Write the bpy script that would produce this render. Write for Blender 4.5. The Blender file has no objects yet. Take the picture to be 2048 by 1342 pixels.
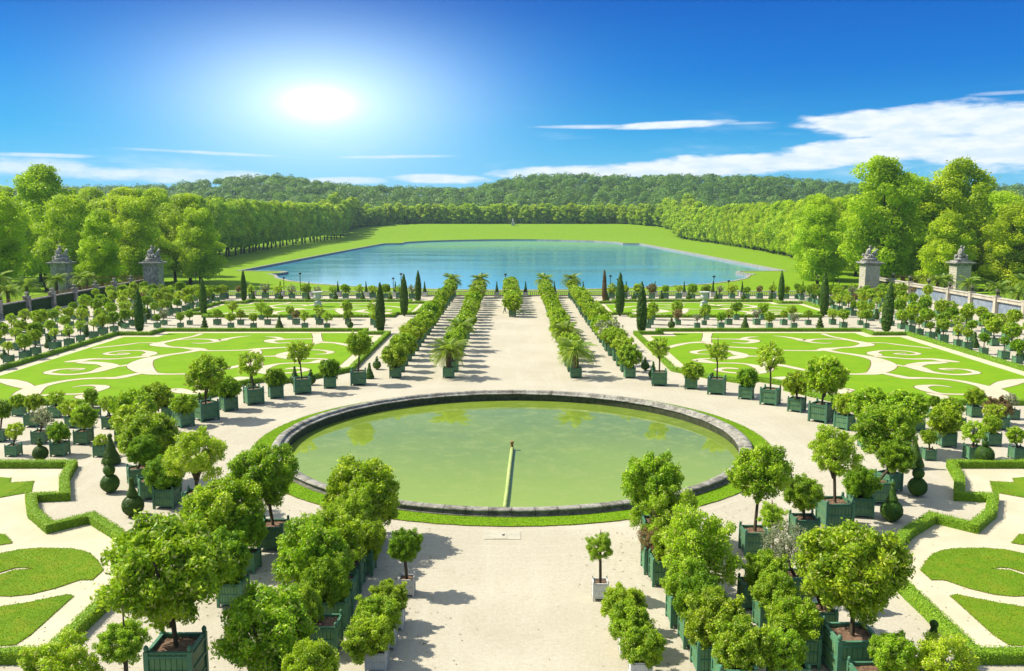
import bpy, bmesh, math, random
import numpy as np
from mathutils import Vector, Matrix, geometry, noise

# ------------------------------------------------------------------ camera, sky, sun
scn = bpy.context.scene
F_PX, CAM_H = 1800.0, 17.0
TH = math.atan(241 / F_PX)
CT, ST = math.cos(TH), math.sin(TH)
cam_d = bpy.data.cameras.new("camera"); cam = bpy.data.objects.new("camera", cam_d)
scn.collection.objects.link(cam); scn.camera = cam
cam.location = (0, 0, CAM_H); cam.rotation_euler = (math.pi / 2 - TH, 0, 0)
cam_d.sensor_width = 36; cam_d.lens = 36 * F_PX / 2048; cam_d.clip_end = 20000; cam_d.clip_start = 0.3
scn.view_settings.view_transform = 'Standard'; scn.view_settings.look = 'None'
scn.view_settings.gamma = 1; scn.view_settings.exposure = 0.68
scn.view_settings.use_curve_mapping = False
scn.cycles.max_bounces = 6; scn.cycles.transparent_max_bounces = 4; scn.cycles.diffuse_bounces = 3
scn.cycles.use_denoising = True

SUN_EL, SUN_BACK = math.radians(48), math.radians(13)
sdir = Vector((-math.cos(SUN_BACK) * math.cos(SUN_EL), math.sin(SUN_BACK) * math.cos(SUN_EL), math.sin(SUN_EL)))
sl = bpy.data.lights.new("sun", 'SUN'); sl.energy = 4.6; sl.angle = math.radians(0.5); sl.color = (1, 0.955, 0.86)
so = bpy.data.objects.new("sun", sl); scn.collection.objects.link(so)
so.rotation_euler = sdir.to_track_quat('Z', 'Y').to_euler(); so.location = (-60, 40, 90)

def un(x, y, z=0.0):
    t = (y - 671) / F_PX
    Y = (CAM_H - z) / math.tan(TH + math.atan(t)); d = Y * CT + (CAM_H - z) * ST
    return ((x - 1024) / F_PX * d, Y)

class N:
    """small helper round a node tree"""
    def __init__(s, nt): s.nt = nt; s.n = nt.nodes; s.l = nt.links
    def add(s, t, **k):
        n = s.n.new(t)
        for a, b in k.items(): setattr(n, a, b)
        return n
    def link(s, a, b): s.l.new(a, b)
    def put(s, sock, v):
        if isinstance(v, bpy.types.NodeSocket): s.l.new(v, sock)
        else: sock.default_value = v
    def m(s, op, a, b=0.0, c=None):
        n = s.add('ShaderNodeMath', operation=op); s.put(n.inputs[0], a); s.put(n.inputs[1], b)
        if c is not None: s.put(n.inputs[2], c)
        return n.outputs[0]
    def mix(s, f, a, b, bt='MIX'):
        n = s.add('ShaderNodeMix', data_type='RGBA', blend_type=bt)
        s.put(n.inputs[0], f); s.put(n.inputs[6], a); s.put(n.inputs[7], b)
        return n.outputs[2]
    def noise(s, vec, sc, det=4, ro=0.55):
        n = s.add('ShaderNodeTexNoise'); n.inputs['Scale'].default_value = sc
        n.inputs['Detail'].default_value = det; n.inputs['Roughness'].default_value = ro
        if vec is not None: s.link(vec, n.inputs['Vector'])
        return n.outputs['Fac']
    def ramp(s, f, stops):
        n = s.add('ShaderNodeValToRGB'); s.put(n.inputs[0], f); e = n.color_ramp.elements
        e[0].position = stops[0][0]; e[0].color = stops[0][1]
        e[1].position = stops[-1][0]; e[1].color = stops[-1][1]
        for p, c in stops[1:-1]:
            q = e.new(p); q.color = c
        return n.outputs[0]
    def sm(s, v, a, b):
        n = s.add('ShaderNodeMapRange', interpolation_type='SMOOTHSTEP')
        s.put(n.inputs[0], v); s.put(n.inputs[1], a); s.put(n.inputs[2], b)
        return n.outputs[0]

world = bpy.data.worlds.new("World"); scn.world = world; world.use_nodes = True
w = N(world.node_tree); w.n.clear()
wout = w.add('ShaderNodeOutputWorld'); bg = w.add('ShaderNodeBackground'); bg.inputs[1].default_value = 0.08
w.link(bg.outputs[0], wout.inputs[0])
sky = w.add('ShaderNodeTexSky'); sky.sky_type = 'NISHITA'; sky.sun_disc = False
sky.sun_elevation = SUN_EL; sky.sun_rotation = math.radians(-90) + SUN_BACK; sky.air_density = 1.0; sky.dust_density = 0.4
tc = w.add('ShaderNodeTexCoord'); sp = w.add('ShaderNodeSeparateXYZ'); w.link(tc.outputs['Generated'], sp.inputs[0])
dx, dy, dz = sp.outputs
az = w.m('ARCTAN2', dx, dy); el = w.m('ARCSINE', dz)
def ang(x, y):
    t = -(y - 671) / F_PX
    e = math.atan(t) - TH
    d = CT + math.tan(e) * ST * -1
    return math.atan((x - 1024) / F_PX * (CT - math.tan(e) * ST)), e
def V(r, g, b): return (r, g, b, 1)
def S(r, g, b, k=1.0):
    f = lambda c: ((c / 255 + .055) / 1.055) ** 2.4 if c > 10 else c / 255 / 12.92
    return (f(r) * k, f(g) * k, f(b) * k, 1)
# grading of the sky by elevation (pale near the horizon, deeper blue above, pale overhead)
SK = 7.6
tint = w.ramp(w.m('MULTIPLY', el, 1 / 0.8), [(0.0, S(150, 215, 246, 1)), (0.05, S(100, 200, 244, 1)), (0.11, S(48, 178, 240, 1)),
    (0.19, S(8, 146, 236, 1)), (0.27, S(0, 112, 214, 1)), (0.36, S(0, 98, 204, 1)), (0.50, V(.42, .58, .78)), (0.7, V(.85, .96, 1.05)), (1.0, V(.85, .96, 1.05))])  # last stops: unseen overhead sky brightened to fill the shade
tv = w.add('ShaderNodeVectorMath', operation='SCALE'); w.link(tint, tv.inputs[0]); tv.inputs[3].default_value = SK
# the Sky Texture's own brightness drives the graded colour
sv = w.add('ShaderNodeRGBToBW'); w.link(sky.outputs[0], sv.inputs[0])
lum = w.m('POWER', w.m('DIVIDE', sv.outputs[0], 5.0), 0.25)
lum = w.m('MINIMUM', w.m('MAXIMUM', lum, 0.75), 1.25)
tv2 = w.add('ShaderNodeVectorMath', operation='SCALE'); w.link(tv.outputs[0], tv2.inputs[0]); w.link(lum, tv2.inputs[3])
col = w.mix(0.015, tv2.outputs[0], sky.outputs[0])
# darker, deeper blue to the right of the glow
rightk = w.m('MULTIPLY', w.sm(az, -0.15, 0.35), w.sm(el, 0.03, 0.16))
col = w.mix(w.m('MULTIPLY', rightk, 0.45), col, V(0.0, 1.0, 4.7))
# bright veil round the low sun
ga, ge = ang(637, 212)
ddx = w.m('MULTIPLY', w.m('SUBTRACT', az, ga), 0.47); ddy = w.m('SUBTRACT', el, ge)
rr = w.m('SQRT', w.m('ADD', w.m('MULTIPLY', ddx, ddx), w.m('MULTIPLY', ddy, ddy)))
veil = w.m('POWER', 2.718, w.m('MULTIPLY', w.m('POWER', w.m('DIVIDE', rr, 0.066), 1.7), -1.0))
front = w.m('GREATER_THAN', dy, 0.0)
col = w.mix(w.m('MULTIPLY', w.m('MULTIPLY', veil, front), 0.93), col, V(7.0, 9.6, 12.0))
r2 = w.m('SQRT', w.m('ADD', w.m('POWER', w.m('MULTIPLY', ddx, 1.45), 2.0), w.m('POWER', w.m('MULTIPLY', ddy, 1.5), 2.0)))
core = w.m('MULTIPLY', w.m('POWER', 2.718, w.m('MULTIPLY', w.m('POWER', w.m('DIVIDE', r2, 0.0165), 1.35), -1.0)), front)
col = w.mix(core, col, V(18, 18, 17.5))
# clouds, laid out on the sky dome by azimuth and elevation
cv = w.add('ShaderNodeCombineXYZ'); w.link(w.m('MULTIPLY', az, 9), cv.inputs[0]); w.link(w.m('MULTIPLY', el, 48), cv.inputs[1])
cn = w.noise(cv.outputs[0], 1.0, 7, 0.55)
cv2 = w.add('ShaderNodeCombineXYZ'); w.link(w.m('MULTIPLY', az, 30), cv2.inputs[0]); w.link(w.m('MULTIPLY', el, 110), cv2.inputs[1])
cn2 = w.noise(cv2.outputs[0], 1.0, 6, 0.6)
pert = w.m('ADD', w.m('MULTIPLY', w.m('SUBTRACT', cn, 0.5), 1.4), w.m('MULTIPLY', w.m('SUBTRACT', cn2, 0.5), 0.6))
cl = 0.0
def cloud(x, y, rx, ry, slope=0.0, amp=1.0, soft=0.35, k=1.0):
    global cl
    a0, e0 = ang(x, y); ra = rx / F_PX; re = ry / F_PX
    da = w.m('SUBTRACT', az, a0); de = w.m('SUBTRACT', w.m('SUBTRACT', el, e0), w.m('MULTIPLY', da, slope))
    q = w.m('ADD', w.m('POWER', w.m('ABSOLUTE', w.m('DIVIDE', da, ra)), 2.0), w.m('POWER', w.m('ABSOLUTE', w.m('DIVIDE', de, re)), 2.0))
    v = w.m('SUBTRACT', w.m('ADD', 1.0, w.m('MULTIPLY', pert, amp)), q)
    v = w.m('MULTIPLY', w.sm(v, 0.0, soft), w.m('MULTIPLY', front, k))
    cl = v if isinstance(cl, float) else w.m('MAXIMUM', cl, v)
cloud(1930, 262, 300, 36, 0.0, 1.6, 0.6)
cloud(2150, 310, 420, 50, 0.0, 1.2, 0.6)
cloud(1760, 306, 260, 26, 0.05, 1.6, 0.6)
cloud(1500, 330, 380, 24, 0.06, 1.6, 0.6)
cloud(1150, 343, 210, 14, 0.03, 1.5, 0.8)
cloud(1340, 252, 130, 9, 0.03, 1.4, 0.8)
cloud(1180, 254, 130, 5, 0.0, 1.0, 1.2, .8)
cloud(880, 358, 110, 12, 0.0, 1.3, 0.7, .95)
cloud(700, 362, 90, 9, 0.0, 1.5, 0.9, .8)
cloud(280, 355, 260, 16, 0.0, 1.5, 1.0, .8)
cloud(60, 345, 130, 20, 0.0, 1.5, 1.0, .8)
cloud(90, 324, 110, 5, 0.0, 1.2, 1.2, .7)
cloud(420, 312, 180, 4, -0.03, 1.2, 1.2, .6)
cloud(800, 314, 150, 4, 0.02, 1.2, 1.2, .6)
cloud(1490, 252, 70, 3, 0.0, 1.2, 1.4, .5)
cloud(2010, 215, 60, 4, 0.0, 1.5, 1.4, .4)
ccol = w.mix(w.sm(cn2, 0.35, 0.65), V(6.3, 7.4, 8.4), V(8.2, 8.5, 8.9))
col = w.mix(w.m('MULTIPLY', cl, 0.93), col, ccol)
# thin streaks low over the horizon
st_ = w.m('MULTIPLY', w.sm(w.noise(cv.outputs[0], 0.7, 5, 0.6), 0.52, 0.75), w.m('SUBTRACT', 1.0, w.sm(el, 0.03, 0.14)))
col = w.mix(w.m('MULTIPLY', st_, 0.45), col, V(6.0, 7.6, 8.8))
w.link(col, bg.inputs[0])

rnd = random.Random(11)
COL = scn.collection

# ------------------------------------------------------------------ materials
def new_mat(name, rough=0.8, spec=0.25):
    m = bpy.data.materials.new(name); m.use_nodes = True; k = N(m.node_tree)
    b = k.n['Principled BSDF']; b.inputs['Roughness'].default_value = rough
    b.inputs['Specular IOR Level'].default_value = spec
    return m, k, b
def bump(k, b, h, strength=0.3, dist=0.02):
    n = k.add('ShaderNodeBump'); n.inputs['Strength'].default_value = strength; n.inputs['Distance'].default_value = dist
    k.link(h, n.inputs['Height']); k.link(n.outputs[0], b.inputs['Normal'])
def objco(k): return k.add('ShaderNodeTexCoord').outputs['Object']
def geoco(k): return k.add('ShaderNodeNewGeometry').outputs['Position']

def mat_noise(name, c1, c2, sc=3.0, rough=0.85, bs=0.3, bd=0.02, bsc=None, pos=True, spec=0.25, c3=None, sc3=0.1):
    m, k, b = new_mat(name, rough, spec); co = geoco(k) if pos else objco(k)
    f = k.noise(co, sc, 5, 0.6); c = k.mix(k.sm(f, 0.3, 0.7), c1, c2)
    if c3 is not None:
        c = k.mix(k.m('MULTIPLY', k.sm(k.noise(co, sc3, 4, 0.6), 0.45, 0.7), 0.6), c, c3)
    k.link(c, b.inputs['Base Color'])
    if bs: bump(k, b, k.noise(co, bsc or sc * 4, 4, 0.6), bs, bd)
    return m

def mat_leaf(name, dark, mid, light, trans=0.35, objvar=0.25, warm=None, rough=0.5, spec=0.3):
    m = bpy.data.materials.new(name); m.use_nodes = True; k = N(m.node_tree); k.n.clear()
    out = k.add('ShaderNodeOutputMaterial'); at = k.add('ShaderNodeAttribute'); at.attribute_name = 'tone'
    oi = k.add('ShaderNodeObjectInfo')
    c = k.ramp(at.outputs['Fac'], [(0.0, dark), (0.5, mid), (1.0, light)])
    # each plant has its own slightly different green
    hs = k.add('ShaderNodeHueSaturation'); k.link(c, hs.inputs['Color'])
    k.link(k.m('ADD', 0.5, k.m('MULTIPLY', k.m('SUBTRACT', oi.outputs['Random'], 0.35), 0.022)), hs.inputs['Hue'])
    k.link(k.m('ADD', 1.0 - objvar * 0.5, k.m('MULTIPLY', k.m('FRACT', k.m('MULTIPLY', oi.outputs['Random'], 7.3)), objvar)), hs.inputs['Value'])
    cc = hs.outputs[0]
    if warm is not None:
        f = k.sm(k.m('FRACT', k.m('MULTIPLY', at.outputs['Fac'], 37.0)), 0.86, 0.9)
        cc = k.mix(f, cc, warm)
    p = k.add('ShaderNodeBsdfPrincipled'); p.inputs['Roughness'].default_value = rough; p.inputs['Specular IOR Level'].default_value = spec
    k.link(cc, p.inputs['Base Color'])
    t = k.add('ShaderNodeBsdfTranslucent')
    tcx = k.mix(0.5, cc, V(0.46, 0.66, 0.01)); k.link(tcx, t.inputs['Color'])
    mx = k.add('ShaderNodeMixShader'); mx.inputs[0].default_value = trans
    k.link(p.outputs[0], mx.inputs[1]); k.link(t.outputs[0], mx.inputs[2]); k.link(mx.outputs[0], out.inputs[0])
    return m

M = {}
M['leaf'] = mat_leaf('orange_leaf', V(.08, .18, .005), V(.30, .47, .008), V(.64, .74, .035), 0.36, 0.25, warm=V(.46, .46, .12))
M['leaf_y'] = mat_leaf('pale_leaf', V(.19, .32, .008), V(.42, .58, .015), V(.66, .76, .06), 0.40, 0.25, warm=V(.56, .48, .18))
M['leaf_d'] = mat_leaf('dark_leaf', V(.07, .17, .008), V(.20, .36, .010), V(.42, .56, .02), 0.36, 0.3)
M['leaf_red'] = mat_leaf('reddish_leaf', V(.12, .06, .03), V(.26, .14, .07), V(.34, .26, .12), 0.3, 0.4)
M['leaf_grey'] = mat_leaf('grey_leaf', V(.12, .13, .08), V(.28, .28, .18), V(.42, .40, .28), 0.3, 0.3)
M['yew'] = mat_leaf('yew_leaf', V(.025, .06, .006), V(.06, .13, .010), V(.14, .24, .015), 0.15, 0.4)
M['plane'] = mat_leaf('plane_leaf', V(.17, .27, .006), V(.44, .58, .008), V(.70, .80, .03), 0.44, 0.12)
M['lime'] = mat_leaf('lime_leaf', V(.12, .21, .012), V(.26, .40, .02), V(.40, .54, .03), 0.38, 0.2)
M['wood_leaf'] = mat_leaf('forest_leaf', V(.035, .10, .012), V(.10, .22, .018), V(.22, .37, .025), 0.3, 0.2)
M['palm'] = mat_leaf('palm_leaf', V(.07, .14, .015), V(.20, .32, .03), V(.42, .48, .09), 0.35, 0.3, warm=V(.48, .38, .14))
M['bark'] = mat_noise('bark', V(.045, .035, .02), V(.12, .09, .05), 6, .9, .6, .03, pos=False)
M['palm_bark'] = mat_noise('palm_bark', V(.05, .035, .02), V(.16, .11, .06), 9, .9, .8, .05, pos=False)
M['soil'] = mat_noise('soil', V(.10, .055, .03), V(.24, .15, .09), 9, .95, .8, .03, pos=False)
M['steel'] = mat_noise('black_iron', V(.015, .015, .015), V(.04, .04, .035), 6, .5, .1, .01, pos=False)
M['rust'] = mat_noise('rusty_iron', V(.16, .07, .025), V(.34, .17, .07), 8, .8, .3, .01, pos=False)

def mat_paint(name, c1, c2, worn):
    m, k, b = new_mat(name, .55, .35); co = objco(k); oi = k.add('ShaderNodeObjectInfo')
    c = k.mix(k.sm(k.noise(co, 3.2, 5, .65), .3, .7), c1, c2)
    hs = k.add('ShaderNodeHueSaturation'); k.link(c, hs.inputs['Color'])
    k.link(k.m('ADD', .82, k.m('MULTIPLY', oi.outputs['Random'], .36)), hs.inputs['Value'])
    c = k.mix(k.m('MULTIPLY', k.sm(k.noise(co, 8, 6, .75), .54, .68), .6), hs.outputs[0], worn)
    k.link(c, b.inputs['Base Color']); bump(k, b, k.noise(co, 14, 3, .5), .15, .01)
    return m
M['green'] = mat_paint('green_paint', V(.085, .19, .07), V(.13, .265, .12), V(.17, .19, .11)) #0.068, 0.216, 0.104), V(0.104, 0.264, 0.152), V(0.16, 0.216, 0.136))
M['band'] = mat_paint('green_iron_band', V(0.06, 0.176, 0.092), V(0.088, 0.216, 0.12), V(0.12, 0.096, 0.056))
M['white'] = mat_paint('white_paint', V(0.528, 0.528, 0.48), V(0.624, 0.616, 0.56), V(0.36, 0.344, 0.288))
M['whiteband'] = mat_paint('white_iron_band', V(0.464, 0.464, 0.416), V(0.56, 0.552, 0.496), V(0.288, 0.24, 0.176))

def mat_gravel():
    m, k, b = new_mat('gravel', .92, .15); co = geoco(k)
    c = k.mix(k.sm(k.noise(co, .12, 5, .6), .35, .65), V(0.43, 0.381, 0.274), V(0.49, 0.441, 0.326))
    c = k.mix(k.m('MULTIPLY', k.sm(k.noise(co, 7, 5, .8), .45, .7), .45), c, V(0.344, 0.298, 0.204))
    c = k.mix(k.m('MULTIPLY', k.sm(k.noise(co, 19, 3, .85), .52, .64), .55), c, V(0.585, 0.549, 0.452))
    c = k.mix(k.m('MULTIPLY', k.sm(k.noise(co, 23, 3, .85), .57, .66), .45), c, V(0.232, 0.19, 0.122))
    c = k.mix(k.m('MULTIPLY', k.sm(k.noise(co, 3.6, 6, .9), .50, .62), .5), c, V(.36, .31, .21))
    c = k.mix(k.m('MULTIPLY', k.sm(k.noise(co, 4.7, 6, .9), .53, .64), .5), c, V(.62, .58, .48))
    mp = k.add('ShaderNodeMapping'); mp.inputs['Scale'].default_value = (1.1, .06, 1); k.link(co, mp.inputs[0])
    c = k.mix(k.m('MULTIPLY', k.sm(k.noise(mp.outputs[0], 1.0, 6, .65), .5, .72), .40), c, V(0.533, 0.493, 0.392))
    mq = k.add('ShaderNodeMapping'); mq.inputs['Scale'].default_value = (.45, .45, 1); k.link(co, mq.inputs[0])
    c = k.mix(k.m('MULTIPLY', k.sm(k.noise(mq.outputs[0], 1.0, 6, .7), .54, .72), .35), c, V(0.361, 0.316, 0.217))
    # wheel and rake marks sweeping round the basin
    s_ = k.add('ShaderNodeSeparateXYZ'); k.link(co, s_.inputs[0])
    yy = k.m('SUBTRACT', s_.outputs[1], 66.9); rad = k.m('SQRT', k.m('ADD', k.m('MULTIPLY', s_.outputs[0], s_.outputs[0]), k.m('MULTIPLY', yy, yy)))
    wv = k.noise(None, 1.0) ; cx = k.add('ShaderNodeCombineXYZ'); k.link(k.m('MULTIPLY', rad, 2.2), cx.inputs[0]); k.link(k.m('MULTIPLY', k.m('ARCTAN2', yy, s_.outputs[0]), 1.2), cx.inputs[1])
    ring_ = k.m('MULTIPLY', k.sm(k.noise(cx.outputs[0], 1.0, 5, .7), .5, .68), k.m('SUBTRACT', 1.0, k.sm(rad, 22, 27)))
    c = k.mix(k.m('MULTIPLY', ring_, .35), c, V(0.55, 0.51, 0.409))
    k.link(c, b.inputs['Base Color']); bump(k, b, k.noise(co, 22, 4, .8), .6, .03)
    return m
M['gravel'] = mat_gravel()
def mat_sand():
    m, k, b = new_mat('pale_sand', .92, .15); co = geoco(k)
    c = k.mix(k.sm(k.noise(co, .4, 5, .6), .35, .65), V(0.5, 0.435, 0.287), V(0.566, 0.5, 0.344))
    c = k.mix(k.m('MULTIPLY', k.sm(k.noise(co, 7, 4, .7), .5, .75), .3), c, V(0.426, 0.377, 0.271))
    k.link(c, b.inputs['Base Color']); bump(k, b, k.noise(co, 22, 3, .7), .3, .02)
    return m
M['sand'] = mat_sand()
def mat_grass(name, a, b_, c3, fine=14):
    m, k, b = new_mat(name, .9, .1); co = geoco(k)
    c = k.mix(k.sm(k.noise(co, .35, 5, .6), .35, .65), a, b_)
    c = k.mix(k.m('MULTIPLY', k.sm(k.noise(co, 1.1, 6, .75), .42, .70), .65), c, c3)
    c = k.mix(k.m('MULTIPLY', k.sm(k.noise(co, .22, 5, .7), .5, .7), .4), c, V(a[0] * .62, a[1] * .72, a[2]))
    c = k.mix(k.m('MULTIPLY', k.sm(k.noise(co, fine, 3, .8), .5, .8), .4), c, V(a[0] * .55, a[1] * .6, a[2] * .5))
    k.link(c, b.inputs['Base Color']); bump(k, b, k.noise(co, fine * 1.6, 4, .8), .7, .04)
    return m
M['grass'] = mat_grass('lawn_grass', V(0.148, 0.296, 0.0048), V(0.172, 0.32, 0.0064), V(0.216, 0.296, 0.012))
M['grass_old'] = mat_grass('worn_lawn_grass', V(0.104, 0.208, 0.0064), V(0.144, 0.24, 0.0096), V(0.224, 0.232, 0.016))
M['meadow'] = mat_grass('meadow_grass', V(0.144, 0.272, 0.0048), V(0.176, 0.304, 0.0064), V(0.208, 0.288, 0.012), 2.0)
M['floor'] = mat_noise('woodland_floor', V(.03, .06, .01), V(.06, .10, .015), .05, .95, .3)
M['edge'] = mat_noise('lawn_edge_soil', V(.10, .06, .03), V(.20, .14, .06), 6, .95, .3)
M['hedge_core'] = mat_noise('box_hedge', V(.08, .17, .008), V(.17, .30, .012), 7, .9, .8, .05, 16)
M['blade'] = mat_leaf('grass_blade', V(.09, .20, .006), V(.17, .32, .008), V(.26, .40, .015), .25, .1)
M['hedge'] = mat_leaf('box_leaf', V(.12, .23, .010), V(.25, .42, .014), V(.42, .56, .03), .3, .1)
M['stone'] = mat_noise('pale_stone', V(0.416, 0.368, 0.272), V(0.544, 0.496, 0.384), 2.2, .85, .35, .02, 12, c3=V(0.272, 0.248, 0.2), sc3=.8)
M['stone_g'] = mat_noise('weathered_shaded_stone', V(0.176, 0.168, 0.144), V(0.48, 0.448, 0.376), 2.6, .9, .7, .04, 9, c3=V(0.096, 0.092, 0.076), sc3=.7)  # weathered stone, also the shaded tone of the left wall and piers
M['wetstone'] = mat_noise('damp_stone', V(.035, .045, .02), V(.09, .09, .05), 3, .7, .5, .03, 8)  # darker stone for the basin's inner wall
M['marble'] = mat_noise('white_marble', V(0.496, 0.496, 0.464), V(0.608, 0.6, 0.56), 2, .5, .15, .01, 9, c3=V(0.336, 0.352, 0.32), sc3=1.2)
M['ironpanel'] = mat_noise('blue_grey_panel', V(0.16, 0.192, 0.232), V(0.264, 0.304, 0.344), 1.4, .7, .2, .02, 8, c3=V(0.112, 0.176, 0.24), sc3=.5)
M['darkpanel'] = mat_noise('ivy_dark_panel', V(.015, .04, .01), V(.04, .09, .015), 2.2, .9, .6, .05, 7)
M['slab'] = mat_noise('concrete_slab', V(0.4, 0.368, 0.272), V(0.48, 0.44, 0.336), 1.8, .9, .3, .01, 12)
M['skin'] = mat_noise('skin', V(.45, .28, .2), V(.5, .32, .23), 5, .6, 0, pos=False)
M['coat'] = mat_noise('grey_cloth', V(.16, .17, .17), V(.22, .22, .21), 8, .9, .2, pos=False)
M['navy'] = mat_noise('dark_cloth', V(.015, .02, .03), V(.03, .03, .04), 8, .9, .2, pos=False)
M['blue'] = mat_noise('blue_cloth', V(.08, .20, .35), V(.12, .28, .42), 8, .9, .2, pos=False)
M['brown'] = mat_noise('brown_cloth', V(.12, .07, .04), V(.18, .10, .06), 8, .9, .2, pos=False)
M['hair'] = mat_noise('dark_hair', V(.03, .02, .015), V(.06, .04, .02), 9, .6, 0, pos=False)
M['pipe'] = mat_noise('algae_pipe', V(.30, .40, .10), V(.48, .54, .20), 2.5, .6, .2, .01, 9)

def mat_pond():
    m, k, b = new_mat('pond_water', .025, .5); co = geoco(k)
    c = k.mix(k.sm(k.noise(co, .09, 4, .6), .3, .7), V(.135, .205, .03), V(.185, .26, .025))
    yy = k.add('ShaderNodeSeparateXYZ'); k.link(co, yy.inputs[0])
    c = k.mix(k.m('SUBTRACT', 1, k.sm(yy.outputs[1], 50, 76)), c, V(.24, .33, .045))
    fl = k.sm(k.noise(co, 2.6, 4, .8), .66, .70)
    c = k.mix(k.m('MULTIPLY', fl, .8), c, V(.03, .07, .03))
    c = k.mix(k.m('MULTIPLY', k.sm(k.noise(co, .8, 7, .85), .48, .62), .55), c, V(.28, .34, .06))
    k.link(c, b.inputs['Base Color']); b.inputs['IOR'].default_value = 1.36
    bump(k, b, k.noise(co, 1.6, 4, .6), .02, .02)
    return m
M['pond'] = mat_pond()
def mat_lake():
    m, k, b = new_mat('lake_water', .10, .5); co = geoco(k)
    mp = k.add('ShaderNodeMapping'); mp.inputs['Scale'].default_value = (.012, .05, 1); k.link(co, mp.inputs[0])
    f = k.noise(mp.outputs[0], 1.0, 5, .6)
    c = k.mix(k.sm(f, .35, .7), V(.055, .27, .40), V(.065, .30, .38))
    k.link(c, b.inputs['Base Color']); b.inputs['IOR'].default_value = 1.33
    k.link(k.m('ADD', .08, k.m('MULTIPLY', k.sm(f, .4, .65), .05)), b.inputs['Roughness'])
    m2 = k.add('ShaderNodeMapping'); m2.inputs['Scale'].default_value = (.5, 1.0, 1); k.link(co, m2.inputs[0])
    bump(k, b, k.noise(m2.outputs[0], 1.0, 4, .6), .16, .05)
    return m
M['lake'] = mat_lake()

# ------------------------------------------------------------------ mesh helpers
def link(name, me, parent=None, mats=(), loc=None, kind=None, smooth=False):
    o = bpy.data.objects.new(name, me); COL.objects.link(o)
    for m in mats:
        if m.name not in [x.name for x in me.materials]: me.materials.append(m)
    if parent: o.parent = parent
    if loc: o.location = loc
    if kind: o['kind'] = kind
    if smooth: me.shade_smooth()
    return o
def tag(o, label, cat, group=None):
    o['label'] = label; o['category'] = cat
    if group: o['group'] = group
    return o
def thing(name, label, cat, loc=(0, 0, 0), rz=0, group=None):
    o = bpy.data.objects.new(name, None); COL.objects.link(o); o.empty_display_size = .3
    o.location = loc; o.rotation_euler = (0, 0, rz)
    return tag(o, label, cat, group)

class MB:
    def __init__(s): s.v = []; s.f = []; s.mi = []
    def box(s, c, d, mi=0, rz=0, taper=1.0):
        i = len(s.v); cx, cy, cz = c; a, b, h = d[0] / 2, d[1] / 2, d[2] / 2
        ca, sa = math.cos(rz), math.sin(rz)
        for zz, t in ((-h, 1), (h, taper)):
            for x, y in ((-a, -b), (a, -b), (a, b), (-a, b)):
                x *= t; y *= t
                s.v.append((cx + x * ca - y * sa, cy + x * sa + y * ca, cz + zz))
        for q in ((0, 3, 2, 1), (4, 5, 6, 7), (0, 1, 5, 4), (1, 2, 6, 5), (2, 3, 7, 6), (3, 0, 4, 7)):
            s.f.append([i + k for k in q]); s.mi.append(mi)
        return s
    def lathe(s, prof, c=(0, 0, 0), n=16, mi=0, sq=False):
        i = len(s.v)
        for r, z in prof:
            for k in range(n):
                a = 2 * math.pi * k / n + (math.pi / 4 if sq else 0)
                s.v.append((c[0] + r * math.cos(a), c[1] + r * math.sin(a), c[2] + z))
        for j in range(len(prof) - 1):
            for k in range(n):
                a = i + j * n + k; b = i + j * n + (k + 1) % n
                s.f.append([a, b, b + n, a + n]); s.mi.append(mi)
        s.f.append([i + k for k in range(n)][::-1]); s.mi.append(mi)
        t = i + (len(prof) - 1) * n
        s.f.append([t + k for k in range(n)]); s.mi.append(mi)
        return s
    def ball(s, c, r, mi=0, n=10, m=6, sc=(1, 1, 1), lump=0.0, seed=0):
        i = len(s.v); R = random.Random(seed)
        for j in range(m + 1):
            t = math.pi * j / m
            for k in range(n):
                a = 2 * math.pi * k / n; q = 1 + (R.random() - .5) * lump if 0 < j < m else 1
                s.v.append((c[0] + q * r * sc[0] * math.sin(t) * math.cos(a), c[1] + q * r * sc[1] * math.sin(t) * math.sin(a), c[2] + q * r * sc[2] * math.cos(t)))
        for j in range(m):
            for k in range(n):
                a = i + j * n + k; b = i + j * n + (k + 1) % n
                s.f.append([a, a + n, b + n, b]); s.mi.append(mi)
        return s
    def tube(s, pts, rs, n=7, mi=0):
        i = len(s.v); m = len(pts)
        for j in range(m):
            p = Vector(pts[j]); d = (Vector(pts[min(j + 1, m - 1)]) - Vector(pts[max(j - 1, 0)])).normalized()
            u = d.cross(Vector((0, 1, 0)) if abs(d.y) < .9 else Vector((1, 0, 0))).normalized(); v = d.cross(u)
            for k in range(n):
                a = 2 * math.pi * k / n; q = p + (u * math.cos(a) + v * math.sin(a)) * rs[j]
                s.v.append(tuple(q))
        for j in range(m - 1):
            for k in range(n):
                a = i + j * n + k; b = i + j * n + (k + 1) % n
                s.f.append([a, b, b + n, a + n]); s.mi.append(mi)
        s.f.append([i + k for k in range(n)][::-1]); s.mi.append(mi)
        t = i + (m - 1) * n
        s.f.append([t + k for k in range(n)]); s.mi.append(mi)
        return s
    def mesh(s, name, mats=(), smooth=False):
        me = bpy.data.meshes.new(name); me.from_pydata(s.v, [], s.f)
        for m in mats: me.materials.append(m)
        me.polygons.foreach_set('material_index', s.mi); me.update()
        if smooth: me.shade_smooth()
        return me

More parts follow.
